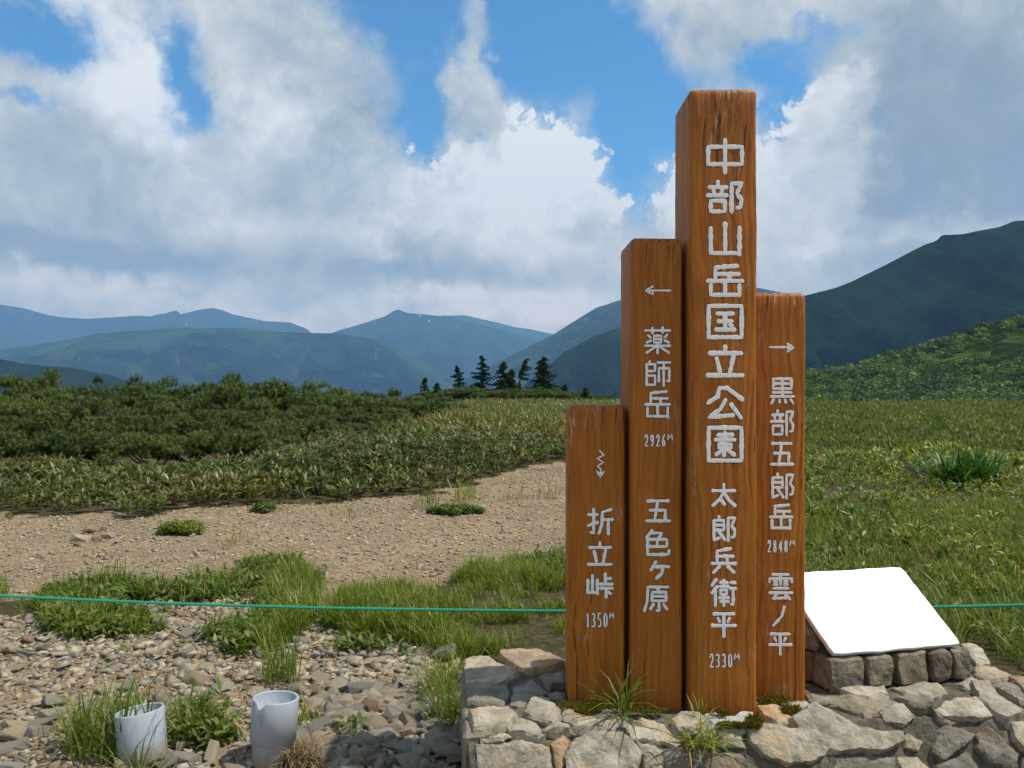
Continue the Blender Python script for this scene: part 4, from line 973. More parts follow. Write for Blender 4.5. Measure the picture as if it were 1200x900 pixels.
# stones that stand out in the photograph: pixel x, y of the foot, width in pixels
BIG = [(65, 826, 38, 'pale cream block'), (72, 836, 24, 0), (28, 770, 22, 0), (62, 748, 20, 0), (10, 764, 26, 0), (50, 762, 18, 0), (18, 786, 22, 0), (78, 792, 22, 0), (62, 880, 24, 'pale rounded'), (24, 893, 26, 0), (8, 850, 18, 0), (88, 752, 20, 0),
       (230, 800, 34, 'long flat tan'), (215, 768, 26, 0), (262, 760, 22, 0), (242, 784, 18, 0), (200, 776, 16, 0), (375, 800, 30, 'oval cream'), (432, 764, 16, 'upright cream'), (438, 780, 24, 'bent cream'), (456, 774, 16, 0), (515, 772, 44, 'long pale'), (487, 790, 18, 0), (466, 796, 18, 0),
       (425, 812, 34, 'broad tan'), (445, 820, 18, 0), (484, 766, 20, 0), (502, 782, 16, 0), (432, 842, 26, 'pointed tan'), (458, 850, 26, 'grey tan'), (462, 834, 18, 0), (486, 804, 14, 0), (500, 812, 14, 0), (478, 830, 16, 0), (523, 884, 42, 'largest grey'), (470, 862, 22, 0), (498, 860, 20, 'slaty'), (455, 882, 20, 0), (434, 896, 22, 0), (410, 886, 20, 0), (388, 872, 16, 0), (505, 848, 22, 0), (530, 850, 20, 0),
       (345, 790, 16, 0), (352, 822, 18, 0), (375, 836, 14, 0), (330, 770, 14, 0), (350, 752, 16, 0), (278, 800, 16, 0), (270, 824, 14, 0), (250, 836, 12, 0), (120, 790, 14, 0), (140, 778, 12, 0), (92, 838, 16, 0), (60, 856, 16, 0), (30, 822, 18, 0), (98, 868, 14, 0), (405, 820, 14, 0), (400, 798, 14, 0), (408, 846, 12, 0), (395, 860, 14, 0), (422, 862, 16, 0), (440, 866, 14, 0), (484, 880, 18, 0), (492, 893, 18, 0), (466, 896, 18, 0), (418, 898, 16, 0),
       (96, 634, 22, 'flat pale path'), (112, 634, 20, 0), (126, 630, 18, 0), (106, 624, 22, 0), (120, 622, 14, 0), (90, 640, 14, 0), (132, 638, 12, 0), (46, 654, 14, 0), (220, 747, 22, 'greyish'), (236, 744, 20, 0), (252, 745, 14, 0), (336, 660, 14, 0), (345, 655, 12, 0), (500, 672, 9, 0), (190, 612, 12, 0), (510, 640, 9, 0)]
placed = []; cnt = 0
def zone(x, y):
    if y < 720: return 'small stone on the far path, ' + ('left of the flat green mat plant' if x < 212 else 'between the left mat plant and the feathery grass' if x < 500 else 'near the shortest post')
    if x > 548: return 'small stone hidden beside the platform'
    col = 'left of the shorter pipe' if x < 141 else 'above and between the two pipes' if x < 300 else 'right of the taller pipe' if x < 420 else 'in rubble left of the platform'
    row = 'nearest the rope' if y < 775 else 'halfway down the gravel' if y < 835 else 'at the picture bottom'
    return 'small stone ' + col + ', ' + row
def rock_obj(p, size, label, lift=0.18):
    global cnt
    me = rock_b[cnt % len(rock_b)]; o = bpy.data.objects.new('rock', me); C.objects.link(o); cnt += 1
    s = size / 2 / 0.82
    o.location = (p[0], p[1], p[2] + s * lift); o.scale = (s, s * random.uniform(.75, 1), s * random.uniform(.8, 1.1)); o.rotation_euler = (random.gauss(0, .22), random.gauss(0, .22), random.uniform(0, 6.28))
    tag(o, label, 'stone', 'loose stones lying on the gravel')
    placed.append((p[0], p[1], size / 2))
def onground(x, y):
    p = atz(x, y); 
    for _ in range(3): p = atz(x, y, float(gz(p.x, p.y)))
    return p
LBL = {'pale cream block': 'pale cream block of stone left of the grass tuft at the shorter pipe', 'long flat tan': 'long flat tan stone on gravel above the taller pipe', 'oval cream': 'oval flat cream stone right above the taller pipe',
       'upright cream': 'small upright cream stone at the lower edge of the grass', 'bent cream': 'bent cream stone below the upright one at the grass edge', 'long pale': 'long pale stone at the grass edge left of the platform corner', 'broad tan': 'broad tan stone in the rubble between taller pipe and platform',
       'pointed tan': 'pointed tan stone in the middle of the rubble left of platform', 'grey tan': 'broad grey tan stone in the rubble just right of the pointed one', 'largest grey': 'largest grey stone, in the shade at the foot of the platform', 'slaty': 'dark slaty stone in the shade left of the platform',
       'flat pale path': 'flat pale stone in the little heap on the far path', 'pale rounded': 'pale rounded stone at bottom left near the grass tuft', 'greyish': 'greyish stone among weeds below the green rope'}
for (x, y, w, l) in BIG:
    p = onground(x, y); size = w * p.y / F
    reg = 'on the near gravel below the rope' if y > 740 else 'on the far gravel path'
    rock_obj(p, size * 1.05, LBL.get(l) or zone(x, y))
# candidates for the rest
def sample(dmin, dmax, n, power=1.0):
    """points roughly uniform over the ground inside the view wedge"""
    d = np.sqrt(rng.uniform(dmin ** 2, dmax ** 2, n)); t = rng.uniform(-0.72, 0.72, n)
    return d * t, d
x, y = sample(2.5, 5.3, 30000); P = np.stack([x, y, gz(x, y)], -1); px, py = project(P)
k = inpoly(px, py, NEAR) & (px > -260)
bigz = np.clip(np.exp(-((px - 450) / 110) ** 2) * np.clip((py - 745) / 60, 0, 1), 0, 1)
size = rng.lognormal(math.log(0.0138), 0.66, len(x)) * (1 + 0.75 * bigz) * np.clip(1.15 - 0.0 * x, 0, 2); size = np.clip(size, 0.006, 0.058)
P, size, px, py = P[k], size[k], px[k], py[k]
x2, y2 = sample(4.6, 14.5, 90000); P2 = np.stack([x2, y2, gz(x2, y2)], -1); px2, py2 = project(P2)
k2 = inpoly(px2, py2, PATH) & (px2 > -200)
keep = rng.uniform(0, 1, len(x2)) < 0.75
k2 &= keep
s2 = np.clip(rng.lognormal(math.log(0.0135), 0.55, len(x2)), 0.006, 0.038); P2, s2, px2, py2 = P2[k2], s2[k2], px2[k2], py2[k2]
PA = np.concatenate([P, P2]); SA = np.concatenate([size, s2]); PX = np.concatenate([px, px2]); PY = np.concatenate([py, py2])
pl = np.array(placed); d2 = np.min(np.hypot(PA[:, None, 0] - pl[None, :, 0], PA[:, None, 1] - pl[None, :, 1]) - pl[None, :, 2] * 0.7, axis=1); ok = d2 > 0
PA, SA, PX, PY = PA[ok], SA[ok], PX[ok], PY[ok]
app = SA * 2 * F / PA[:, 1]; vis = (PX > -5) & (PX < 1205) & (PY < 905); order = np.argsort(-(app * vis)); N_IND = 300 - cnt
for i in order[:N_IND]: rock_obj(PA[i], SA[i] * 2, zone(PX[i], PY[i]))
rest = order[N_IND:]; Pr = PA[rest].copy(); Sr = SA[rest]; Pr[:, 2] += Sr * 0.1
V, T = scatter(rock_s, Pr, Sr[:, None] * np.stack([rng.uniform(.9, 1.4, len(Sr)), rng.uniform(.7, 1.1, len(Sr)), rng.uniform(.7, 1.2, len(Sr))], -1), 0.25)
tag(link('gravel', np_mesh('gravel', V, T, [M_gravel])), 'tan and grey angular gravel covering the bare ground and path', 'gravel', kind='stuff')

# ------------------------------------------------------------------ leaf prototypes
def leaf(L, w, a, el0, droop, base=(0, 0, 0), segs=3, twist=0.0):
    """one leaf: strip of tris starting at base, heading azimuth a, elevation el0, bending down by droop"""
    p = np.array(base, float); V, T = [], []; side = np.array([-math.sin(a), math.cos(a), twist]); n0 = 0
    wid = [0.35, 1.0, 0.75, 0.0] if segs == 3 else ([0.6, 1.0, 0.0] if segs == 2 else [0.8, 0.0])
    el = el0
    for i in range(segs + 1):
        ww = w / 2 * wid[i]
        if i == segs: V.append(p.copy())
        else: V.append(p - side * ww); V.append(p + side * ww)
        p = p + np.array([math.cos(a) * math.cos(el), math.sin(a) * math.cos(el), math.sin(el)]) * (L / segs); el -= droop / segs
    for i in range(segs - 1): T += [[2 * i, 2 * i + 1, 2 * i + 3], [2 * i, 2 * i + 3, 2 * i + 2]]
    T.append([2 * segs - 2, 2 * segs - 1, 2 * segs]); return np.array(V), np.array(T)
def sasa_stem(seed, hgt=1.0, nleaf=13, L=0.20, segs=2):
    r = random.Random(seed); parts = []
    lean = (r.uniform(-.15, .15), r.uniform(-.15, .15))
    for i in range(nleaf):
        h = r.uniform(0.35, 1.0) * hgt; a = r.uniform(0, 6.28)
        parts.append(leaf(L * r.uniform(.7, 1.1), L * 0.19 * r.uniform(.8, 1.2), a, r.uniform(0.2, 1.3), r.uniform(.4, 1.3), (lean[0] * h, lean[1] * h, h * 0.92), segs, r.uniform(-.5, .5)))
    return join(parts)
def tuft(seed, n=14, L=0.22, w=0.006, spread=0.05, segs=3, el=(0.9, 1.5), droop=(0.3, 1.4)):
    r = random.Random(seed); parts = []
    for i in range(n):
        a = r.uniform(0, 6.28); q = spread * math.sqrt(r.random()); b = r.uniform(0, 6.28)
        parts.append(leaf(L * r.uniform(.45, 1.1), w * r.uniform(.7, 1.3), a, r.uniform(*el), r.uniform(*droop), (q * math.cos(b), q * math.sin(b), 0), segs))
    return join(parts)
def rosette(seed, n=14, L=0.050, w=0.017):
    r = random.Random(seed); parts = []
    for i in range(n):
        a = r.uniform(0, 6.28); q = 0.05 * r.random(); b = r.uniform(0, 6.28)
        parts.append(leaf(L * r.uniform(.6, 1.2), w * r.uniform(.7, 1.2), a, r.uniform(0.0, 1.1), r.uniform(.2, 1.2), (q * math.cos(b), q * math.sin(b), r.uniform(0.0, 0.07)), 2, r.uniform(-.5, .5)))
    return join(parts)
SASA = [sasa_stem(k) for k in range(10)]
SASAL = [sasa_stem(80 + k, 0.34, 14, 0.20) for k in range(10)]
SASAL1 = [sasa_stem(120 + k, 0.34, 14, 0.20, 1) for k in range(8)]
SASA1 = [sasa_stem(40 + k, 1.0, 10, 0.30, 1) for k in range(8)]
TUFT = [tuft(k) for k in range(8)]
ROS = [rosette(k) for k in range(8)]

# ------------------------------------------------------------------ bamboo grass on the left and centre
def scat_obj(name, protos, pts, scale, m, label, cat, tilt=0.15):
    V, T = scatter(protos, pts, scale, tilt); o = link(name, np_mesh(name, V, T, [m])); return tag(o, label, cat, kind='stuff')
SASA_REG = [(-420, 596), (-200, 592), (0, 600), (90, 600), (160, 603), (230, 594), (300, 590), (360, 586), (430, 582), (520, 574), (570, 563), (612, 548), (640, 536), (700, 534), (780, 534), (800, 470), (-420, 470)]
x, y = sample(8.0, 46, 160000); t = x / y
P = np.stack([x, y, gz(x, y)], -1); px, py = project(P)
dens = np.clip(1.25 - (y - 8) / 16, 0.12, 1)
jx = 14 * fbm(x * 1.7, y * 1.7, 3); jy = 9 * fbm(x * 2.3 + 7, y * 2.3, 3) - 3
k = inpoly(px + jx, py + jy, SASA_REG) & (rng.uniform(0, 1, len(x)) < dens * 0.92 * np.clip(1 + 1.2 * fbm(x * 1.1, y * 1.1, 3), .35, 1.4)) & (y < np.interp(px, [240, 330, 420, 470, 520, 560], [11.6, 12.6, 13.2, 14.5, 22, 60]))
P, px, py = P[k], px[k], py[k]; Y = P[:, 1]
# height grows from the trodden edge to the thicket
eb = np.interp(px, [-420, 0, 160, 300, 430, 520, 570, 612, 640, 700], [596, 600, 603, 590, 582, 574, 563, 548, 536, 534])
de = (EYE * F) / (eb - 450); into = Y - de
hmax = np.interp(px, [0, 260, 340, 450], [0.13, 0.14, 0.26, 0.45]); hgt = 0.15 + hmax * np.clip(into / 1.4, 0, 1) ** 0.8
lowleft = np.clip((300 - px) / 200, 0, 1) * np.clip(1 - into / 4, 0, 1); hgt = hgt * (1 - 0.15 * lowleft)
hgt *= 1 + 0.32 * fbm(P[:, 0] * 0.9, P[:, 1] * 0.9, 3); hgt *= np.where((Y > 20) & (px > 430), 0.75, 1.0)
widen = 1 + np.clip((Y - 14) / 30, 0, 1) * 0.8
sc = np.stack([(0.45 + 0.35 * np.clip(hgt / .6, 0, 1)) * widen, (0.45 + 0.35 * np.clip(hgt / .6, 0, 1)) * widen, hgt], -1) * rng.uniform(.75, 1.2, (len(P), 1))
near = Y < 15; low = hgt < .36; us = (0.36 + 0.46 * np.clip(hgt / .36, 0, 1)) * rng.uniform(.7, 1.15, len(P))
sc[:, :2] = np.minimum(sc[:, :2], .62 + .008 * Y[:, None]); sc[:, 2] = np.maximum(sc[:, 2], sc[:, 0] * .62)
scat_obj('bamboo_grass', SASAL, P[low], us[low], M_sasa, 'low olive bamboo grass along the edge of the gravel path', 'bamboo grass')
near &= ~low
scat_obj('bamboo_grass', SASA, P[near], sc[near], M_sasa, 'low bamboo grass with pale edged leaves bordering the gravel path on the left', 'bamboo grass')
far_ = (Y >= 15) & ~low
scat_obj('bamboo_grass', SASA1, P[far_], sc[far_], M_sasa, 'low bamboo grass spreading towards the lily meadow behind the sign', 'bamboo grass')

# ------------------------------------------------------------------ meadow on the right
x, y = sample(3.3, 52, 190000); P = np.stack([x, y, gz(x, y)], -1); px, py = project(P)
REG_R = [(700, 790), (700, 660), (770, 650), (770, 470), (1700, 470), (1700, 1400), (1260, 1400), (1215, 800), (1150, 765), (940, 790)]
bare_spots = [(1185, 648, 40, 12), (955, 640, 22, 9), (1165, 905, 30, 10), (1010, 640, 30, 4)]
dn = np.clip(1.3 - (y - 4) / 26, 0.22, 1); k = inpoly(px, py, REG_R) & (rng.uniform(0, 1, len(x)) < dn * 0.62 * np.clip(1 + 1.1 * fbm(x * 1.6, y * 1.6, 3), .25, 1.5))
for (bx, by, bw, bh) in bare_spots: k &= ((px - bx) / bw) ** 2 + ((py - by) / bh) ** 2 > 1
P, Y = P[k], P[k][:, 1]
hh = (0.11 + 0.12 * np.clip((Y - 4) / 8, 0, 1) + 0.42 * np.clip(fbm(P[:, 0] * .9, P[:, 1] * .9, 3), -1, 1)); hh = np.clip(hh, 0.05, 0.6)
wd = (0.44 + 1.0 * np.clip((Y - 8) / 34, 0, 1)); sc = np.stack([wd, wd, hh], -1) * rng.uniform(.7, 1.25, (len(P), 1))
nr_ = Y < 15; sc = (np.clip(wd, 0, .62 + .006 * Y) * (0.70 + 1.3 * hh)) * rng.uniform(.55, 1.2, len(P))
scat_obj('meadow_plants', SASAL, P[nr_], sc[nr_], M_meadow, 'dense low leafy meadow growth right of and behind the white board', 'meadow plants', 0.25)
scat_obj('meadow_plants', SASAL1, P[~nr_], sc[~nr_], M_meadow, 'pale green meadow stretching right of the posts towards the wooded hill', 'meadow plants', 0.25)
# the same growth carried on a little beyond the right edge of the view
d_ = np.sqrt(rng.uniform(3.3 ** 2, 45 ** 2, 45000)); t_ = rng.uniform(0.715, 1.35, 45000); P = np.stack([d_ * t_, d_, gz(d_ * t_, d_)], -1); Y = d_
k = rng.uniform(0, 1, len(Y)) < np.clip(1.2 - (Y - 4) / 24, 0.2, 1) * .55; P = P[k]; Y = Y[k]
scat_obj('meadow_plants', SASAL1, P, (.62 + .008 * Y) * rng.uniform(.6, 1.2, len(P)), M_meadow, 'meadow growth running on past the right edge of the picture', 'meadow plants', 0.25)
# grass blades mixed in close by
x, y = sample(3.2, 9, 9000); P = np.stack([x, y, gz(x, y)], -1); px, py = project(P); k = inpoly(px, py, REG_R); P = P[k]
scat_obj('meadow_grass', TUFT, P, rng.uniform(.5, 1.0, len(P)), M_grass, 'fresh green grass blades mixed into the meadow near the white board', 'grass', 0.2)

# ------------------------------------------------------------------ grass and weeds along the rope
def patch_pts(n, polys, d0, d1):
    x, y = sample(d0, d1, n); P = np.stack([x, y, gz(x, y)], -1); px, py = project(P); k = np.zeros(len(x), bool)
    for q in polys: k |= inpoly(px, py, q)
    return P[k], px[k], py[k]
GR = [[(400, 700), (470, 690), (540, 680), (600, 655), (700, 655), (700, 790), (640, 790), (560, 770), (520, 770), (470, 756), (420, 752), (385, 735)], [(-200, 745), (-200, 690), (0, 694), (55, 695), (62, 722), (20, 736)], [(290, 665), (370, 675), (372, 712), (345, 770), (310, 772), (300, 740), (330, 705)]]
P, px, py = patch_pts(30000, GR, 3.5, 6.6)
gm = fbm(P[:, 0] * 1.9 + 4, P[:, 1] * 1.9, 3) + 0.5 * fbm(P[:, 0] * 7, P[:, 1] * 7, 2); kk = gm > -0.06 + 0.25 * (px < 395) + rng.normal(0, .10, len(P)); P = P[kk]; gm = gm[kk]
edge = 0.36 + 0.62 * np.clip(gm + .25, 0, 1)
scat_obj('grass', TUFT, P, rng.uniform(.55, 1.25, len(P)) * edge, M_grass, 'tall fresh grass growing in a strip under the green rope', 'grass', 0.2)
WD = [[(50, 740), (55, 698), (120, 686), (200, 694), (250, 680), (300, 662), (350, 664), (372, 690), (350, 720), (330, 735), (300, 752), (280, 775), (235, 745), (190, 748), (140, 752), (95, 752)],
      [(196, 850), (205, 828), (240, 824), (268, 838), (280, 865), (250, 880), (205, 876)], [(610, 665), (640, 648), (700, 650), (700, 690), (640, 690)], [(384, 760), (430, 752), (470, 752), (460, 764), (400, 768)], [(470, 770), (520, 760), (545, 775), (520, 782)],
      [(395, 850), (420, 845), (425, 862), (400, 866)]]
P, px, py = patch_pts(30000, WD, 2.7, 6.6); kk = fbm(P[:, 0] * 3, P[:, 1] * 3, 3) > 0.0 + rng.normal(0, .12, len(P)); P = P[kk]
scat_obj('weeds', ROS, P, rng.uniform(.6, 1.25, len(P)), M_weed, 'low broad leaved weeds spreading over the gravel by the rope', 'weeds', 0.2)
P2 = P[rng.uniform(0, 1, len(P)) < 0.4]
scat_obj('thin_grass', TUFT, P2, rng.uniform(.4, .9, len(P2)), M_grass, 'thin grass standing among the low weeds by the rope', 'grass', 0.2)
# sparse sprigs on the gravel edge and path margin
P, px, py = patch_pts(3000, [[(-200, 800), (-200, 725), (140, 740), (300, 760), (420, 760), (330, 840), (140, 800)], [(-300, 625), (0, 606), (160, 606), (300, 594), (520, 580), (620, 556), (610, 568), (400, 596), (150, 616), (-300, 640)]], 3.0, 11.5)
P = P[rng.uniform(0, 1, len(P)) < 0.30]
scat_obj('sprigs', TUFT, P, rng.uniform(.25, .6, len(P)), M_grass, 'sparse thin green sprigs sprouting between the stones', 'grass', 0.3)

# individual tufts and plants
def tuft_obj(name, p, m, label, cat, group=None, **kw):
    V, T = tuft(**kw); root = link(name, np_mesh(name, V, T, [m])); root.location = p; return tag(root, label, cat, group)
def on_top(x, y): return surf(x, y) + Vector((0, 0, 0.004))
tuft_obj('grass_tuft', on_top(728, 838), M_grass, 'green grass tuft sprouting between the shortest and second posts', 'grass tuft', 'grass tufts on the platform', seed=5, n=46, L=0.20, w=0.006, spread=0.035, el=(0.35, 1.45), droop=(0.4, 1.6))
tuft_obj('grass_tuft', on_top(818, 872), M_grass, 'green and straw coloured grass tuft hanging over the platform front', 'grass tuft', 'grass tufts on the platform', seed=6, n=90, L=0.15, w=0.005, spread=0.06, el=(0.2, 1.4), droop=(0.6, 2.0))
tuft_obj('grass_tuft', on_top(812, 878), M_dry, 'dry straw tuft under the green one at the platform front', 'grass tuft', 'grass tufts on the platform', seed=61, n=50, L=0.12, w=0.005, spread=0.05, el=(-0.2, 0.9), droop=(0.6, 1.6))
tuft_obj('grass_tuft', on_top(822, 838), M_grass, 'tiny grass sprig at the foot of the tallest post', 'grass tuft', 'grass tufts on the platform', seed=8, n=6, L=0.09, w=0.004, spread=0.01, el=(0.9, 1.5))
tuft_obj('grass_tuft', onground(132, 880), M_grass, 'tall thick grass tuft left of the shorter pipe', 'grass tuft', 'grass tufts around the pipes', seed=9, n=330, L=0.32, w=0.006, spread=0.15, el=(0.8, 1.55), droop=(0.2, 1.2))
tuft_obj('grass_tuft', onground(160, 902), M_grass, 'grass blades crossing in front of the shorter pipe', 'grass tuft', 'grass tufts around the pipes', seed=10, n=60, L=0.17, w=0.005, spread=0.10, el=(0.5, 1.45), droop=(0.3, 1.2))
tuft_obj('grass_tuft', onground(105, 860), M_grass, 'short grass tuft at the far left of the pipes', 'grass tuft', 'grass tufts around the pipes', seed=19, n=80, L=0.18, w=0.005, spread=0.10, el=(0.6, 1.45), droop=(0.3, 1.2))
tuft_obj('grass_tuft', onground(352, 896), M_dry, 'dry straw coloured grass clump right of the taller pipe', 'grass tuft', 'grass tufts around the pipes', seed=11, n=420, L=0.16, w=0.004, spread=0.065, el=(0.2, 1.5), droop=(0.8, 2.4))
tuft_obj('grass_tuft', onground(362, 850), M_grass, 'thin green grass behind the dry clump at the taller pipe', 'grass tuft', 'grass tufts around the pipes', seed=12, n=46, L=0.16, w=0.004, spread=0.06, el=(0.8, 1.5))
tuft_obj('grass_tuft', onground(330, 800), M_grass, 'upright grass tuft on gravel above the taller pipe', 'grass tuft', 'grass tufts around the pipes', seed=33, n=110, L=0.26, w=0.005, spread=0.09, el=(1.0, 1.55), droop=(0.1, 0.8))
tuft_obj('grass_tuft', onground(531, 846), M_grass, 'grass tuft growing against the left side of the platform', 'grass tuft', 'grass tufts by the platform', seed=13, n=170, L=0.26, w=0.005, spread=0.10, el=(0.7, 1.5))
tuft_obj('grass_tuft', onground(520, 812), M_grass, 'grass tuft just behind the platform corner on gravel', 'grass tuft', 'grass tufts by the platform', seed=14, n=170, L=0.28, w=0.005, spread=0.12, el=(0.7, 1.5))
for (x_, y_, L_, n_, lb) in ((500, 596, .28, 60, 'thin feathery grass tuft on the path near the bamboo grass edge'), (547, 588, .34, 90, 'larger feathery grass tuft on the far path beside the low green mat'), (604, 586, .2, 40, 'small grass tuft on the path left of the shortest post'), (640, 585, .22, 40, 'small grass tuft on path just left of the shortest post'), (405, 606, .18, 30, 'tiny pale grass tuft at the far path edge'),
                         (120, 690, .25, 26, 'thin seedy stalks beside the rope on the left'), (140, 690, .3, 20, 'tall thin seed stalks by the rope at left'), (278, 640, .2, 22, 'tiny sprig on the middle of the path')):
    tuft_obj('grass_tuft', onground(x_, y_), M_grass, lb, 'grass tuft', 'grass tufts on the path', seed=int(x_), n=n_, L=L_, w=0.006, spread=0.16, el=(1.0, 1.5), droop=(0.1, .7))
def mat_plant(x_, y_, w_, d_, lb):
    c = onground(x_, y_); n = int(520 * w_ * d_ * 8) + 60; q = rng.uniform(-1, 1, (n, 2)); q = q[(q ** 2).sum(1) < 0.65 + 0.55 * fbm(q[:, 0] * 2.2 + x_, q[:, 1] * 2.2, 2)]
    P = np.stack([q[:, 0] * w_ / 2, q[:, 1] * d_ / 2, 0.04 * (1 - (q ** 2).sum(1))], -1)
    V, T = scatter(ROS, P, rng.uniform(.45, .8, len(P)), 0.2); o = link('mat_plant', np_mesh('mat_plant', V, T, [M_weed])); o.location = c; tag(o, lb, 'ground plant', 'flat green mats on the path')
mat_plant(534, 602, .62, .5, 'dark green flat mat plant on the far path left of the posts')
mat_plant(212, 624, .50, .5, 'narrow dark green mat plant on the left part of the path')
mat_plant(308, 600, .30, .4, 'small dark green mat plant at the edge of the bamboo grass')
def lily_clump(x_, y_, s, lb, n=150, L=0.42, group='lush plants in the meadow'):
    V, T = tuft(int(x_ + y_), n, L, 0.036, 0.36, 3, (0.55, 1.5), (0.2, 1.0)); o = link('lily_plant', np_mesh('lily_plant', V * s, T, [M_lush])); o.location = onground(x_, y_); tag(o, lb, 'leafy plant', group)
lily_clump(1132, 570, 1.0, 'big dark green bushy clump of strap leaves in the right meadow', 300, 0.62)
for (x_, y_, s_, lb) in ((1000, 535, .9, 'small dark leafy plant in the meadow just right of the rightmost post'), (1040, 512, .8, 'dark leafy plant in the middle of the right meadow'), (1058, 489, .9, 'far dark leafy plant near the top of the meadow'), (1125, 500, .9, 'broad leaved plant above the big clump in the meadow'), (1015, 502, .9, 'leafy plant with upright leaves in the far right meadow')):
    lily_clump(x_, y_, s_, lb, 40, 0.34)
# band of lush lily leaves behind the bamboo grass
x, y = sample(24, 58, 16000); P = np.stack([x, y, gz(x, y)], -1); px, py = project(P); k = (px > 470) & (px < 740) & (py < 508) & (rng.uniform(0, 1, len(x)) < 0.55); P = P[k]
LT = [tuft(k_, 9, .55, .06, .25, 2, (.8, 1.5)) for k_ in range(5)]
scat_obj('lily_meadow', LT, P, rng.uniform(.6, 1.1, len(P)), M_lush, 'bright green lily leaves in a band before the conifers', 'meadow plants')
# flowers
def flower(p, s, label, group):
    V, T = join([leaf(.07, .035, a, .5, .6, (0, 0, 0), 2) for a in np.arange(0, 6.28, 1.047)])
    root = empty('daylily', p); tag(root, label, 'flower', group)
    q = link('petals', np_mesh('petals', V * s, T, [M_petal]), root); q.location = (0, 0, 0.42)
    bm = bmesh.new(); bmesh.ops.create_cone(bm, segments=5, radius1=.006, radius2=.004, depth=.42); link('stalk', bm_mesh('stalk', bm), root, M_stem, (0, 0, .21))
for i in range(22):
    x_, y_ = random.uniform(500, 690), random.uniform(466, 478)
    flower(onground(x_, y_ + 8) + Vector((0, 0, .12)), 1.3, 'yellow daylily blooming in the green band before the conifers', 'yellow daylilies before the conifers')
for (x_, y_) in ((977, 500), (982, 503), (1091, 497)): flower(onground(x_, y_) + Vector((0, 0, -.08)), .8, 'yellow orange daylily blooming in the right meadow', 'daylilies in the right meadow')

# ------------------------------------------------------------------ creeping pines
def pine_parts(seed, W=1.7, H=1.25, n=520):
    r = random.Random(seed); parts = []; br = []
    nb = 13
    tips = []
    for b in range(nb):
        a = r.uniform(0, 6.28); L = W * r.uniform(.45, 1.0); p = Vector((0, 0, 0.1)); d = Vector((math.cos(a), math.sin(a), r.uniform(.15, .9))).normalized(); pts = [p.copy()]
        for s in range(6):
            p = p + d * (L / 6); d = (d + Vector((r.gauss(0, .15), r.gauss(0, .15), 0.06 if p.z < H * .55 else -.5))).normalized(); pts.append(p.copy())
        br.append(pts)
    lobes = []
    for b in br:
        for t in (5.99, r.uniform(3.5, 5.9), r.uniform(2.5, 5.0), r.uniform(1.5, 4.5)):
            k = int(t); c = b[k].lerp(b[k + 1], t - k) + Vector((r.gauss(0, .20), r.gauss(0, .20), 0)); c.z = min(c.z + .18, H * r.uniform(.50, 1.05)) - .08; lobes.append((c, r.uniform(.09, .17), r.uniform(.07, .13)))
    for i in range(n):
        c, R1, R2 = lobes[i % len(lobes)]; dd = Vector((r.gauss(0, 1), r.gauss(0, 1), abs(r.gauss(0, .9)))).normalized(); q = c + Vector((dd.x * R1, dd.y * R1, dd.z * R2)); tips.append((q, dd))
    for q, dd in tips:
        d = (Vector((0, 0, 1.0)) + dd * .9 + Vector((r.gauss(0, .2), r.gauss(0, .2), 0))).normalized(); L = r.uniform(.09, .17)
        m = 20
        for k in range(m):
            b0 = q + d * (L * k / m); az = r.uniform(0, 6.28); e = Vector((math.cos(az), math.sin(az), r.uniform(-.3, .3))); e = (e - d * e.dot(d)).normalized(); nd = (d * r.uniform(.2, .7) + e).normalized(); w = nd.cross(d).normalized() * .0075; tip = b0 + nd * r.uniform(.05, .085)
            parts.append((b0 - w, b0 + w, tip))
    V = np.array([v[:] for t in parts for v in t]); T = np.arange(len(V)).reshape(-1, 3)
    bm = bmesh.new()
    for pts in br:
        prev = None
        for i, p in enumerate(pts):
            rr = .038 * (1 - i / 7.5); ring = [bm.verts.new(p + Vector((rr * math.cos(a), rr * math.sin(a) * .8, rr * .6 * math.sin(a)))) for a in (0, 1.57, 3.14, 4.71)]
            if prev:
                for k in range(4): bm.faces.new((prev[k], prev[(k + 1) % 4], ring[(k + 1) % 4], ring[k]))
            prev = ring
    return np_mesh('foliage', V, T, [M_pine]), bm_mesh('branches', bm)
PV = [pine_parts(70 + k, W, H, 1500) for k, (W, H) in enumerate(((1.6, 1.15), (1.9, 1.0), (1.4, 1.3), (1.8, 1.2)))]
for _, b in PV: b.materials.append(M_bark)
# px of the shrub centre, distance, top row
ORD = 'first second third fourth fifth sixth seventh eighth ninth tenth eleventh twelfth thirteenth fourteenth fifteenth sixteenth seventeenth eighteenth nineteenth twentieth twenty-first twenty-second twenty-third twenty-fourth twenty-fifth'.split()
PINES = [(-95, 12.8, 497), (-30, 12.4, 504), (30, 12.8, 496), (78, 12.2, 508), (128, 12.7, 500), (180, 12.3, 506), (222, 13.0, 494), (268, 12.9, 501), (312, 13.6, 492), (352, 14.6, 490), (0, 15, 482), (70, 15.5, 476), (140, 15.2, 480), (205, 15.6, 474), (265, 16, 478), (325, 16.6, 476), (395, 17, 484), (-70, 15, 480), (-60, 18, 452), (20, 24, 448), (80, 20, 462), (110, 26, 447), (40, 32, 446), (150, 30, 446), (150, 19, 468), (190, 23, 447), (225, 19, 462), (235, 25, 446), (275, 19, 470), (290, 23, 452),
         (335, 20, 464), (352, 24, 450), (380, 18, 474), (398, 22, 455), (420, 25, 456), (440, 19, 482), (455, 23, 462), (480, 27, 462), (500, 24, 476), (75, 38, 447), (-90, 30, 447), (180, 36, 447), (270, 34, 450), (-30, 22, 460), (330, 30, 452), (400, 31, 456), (520, 31, 466)]
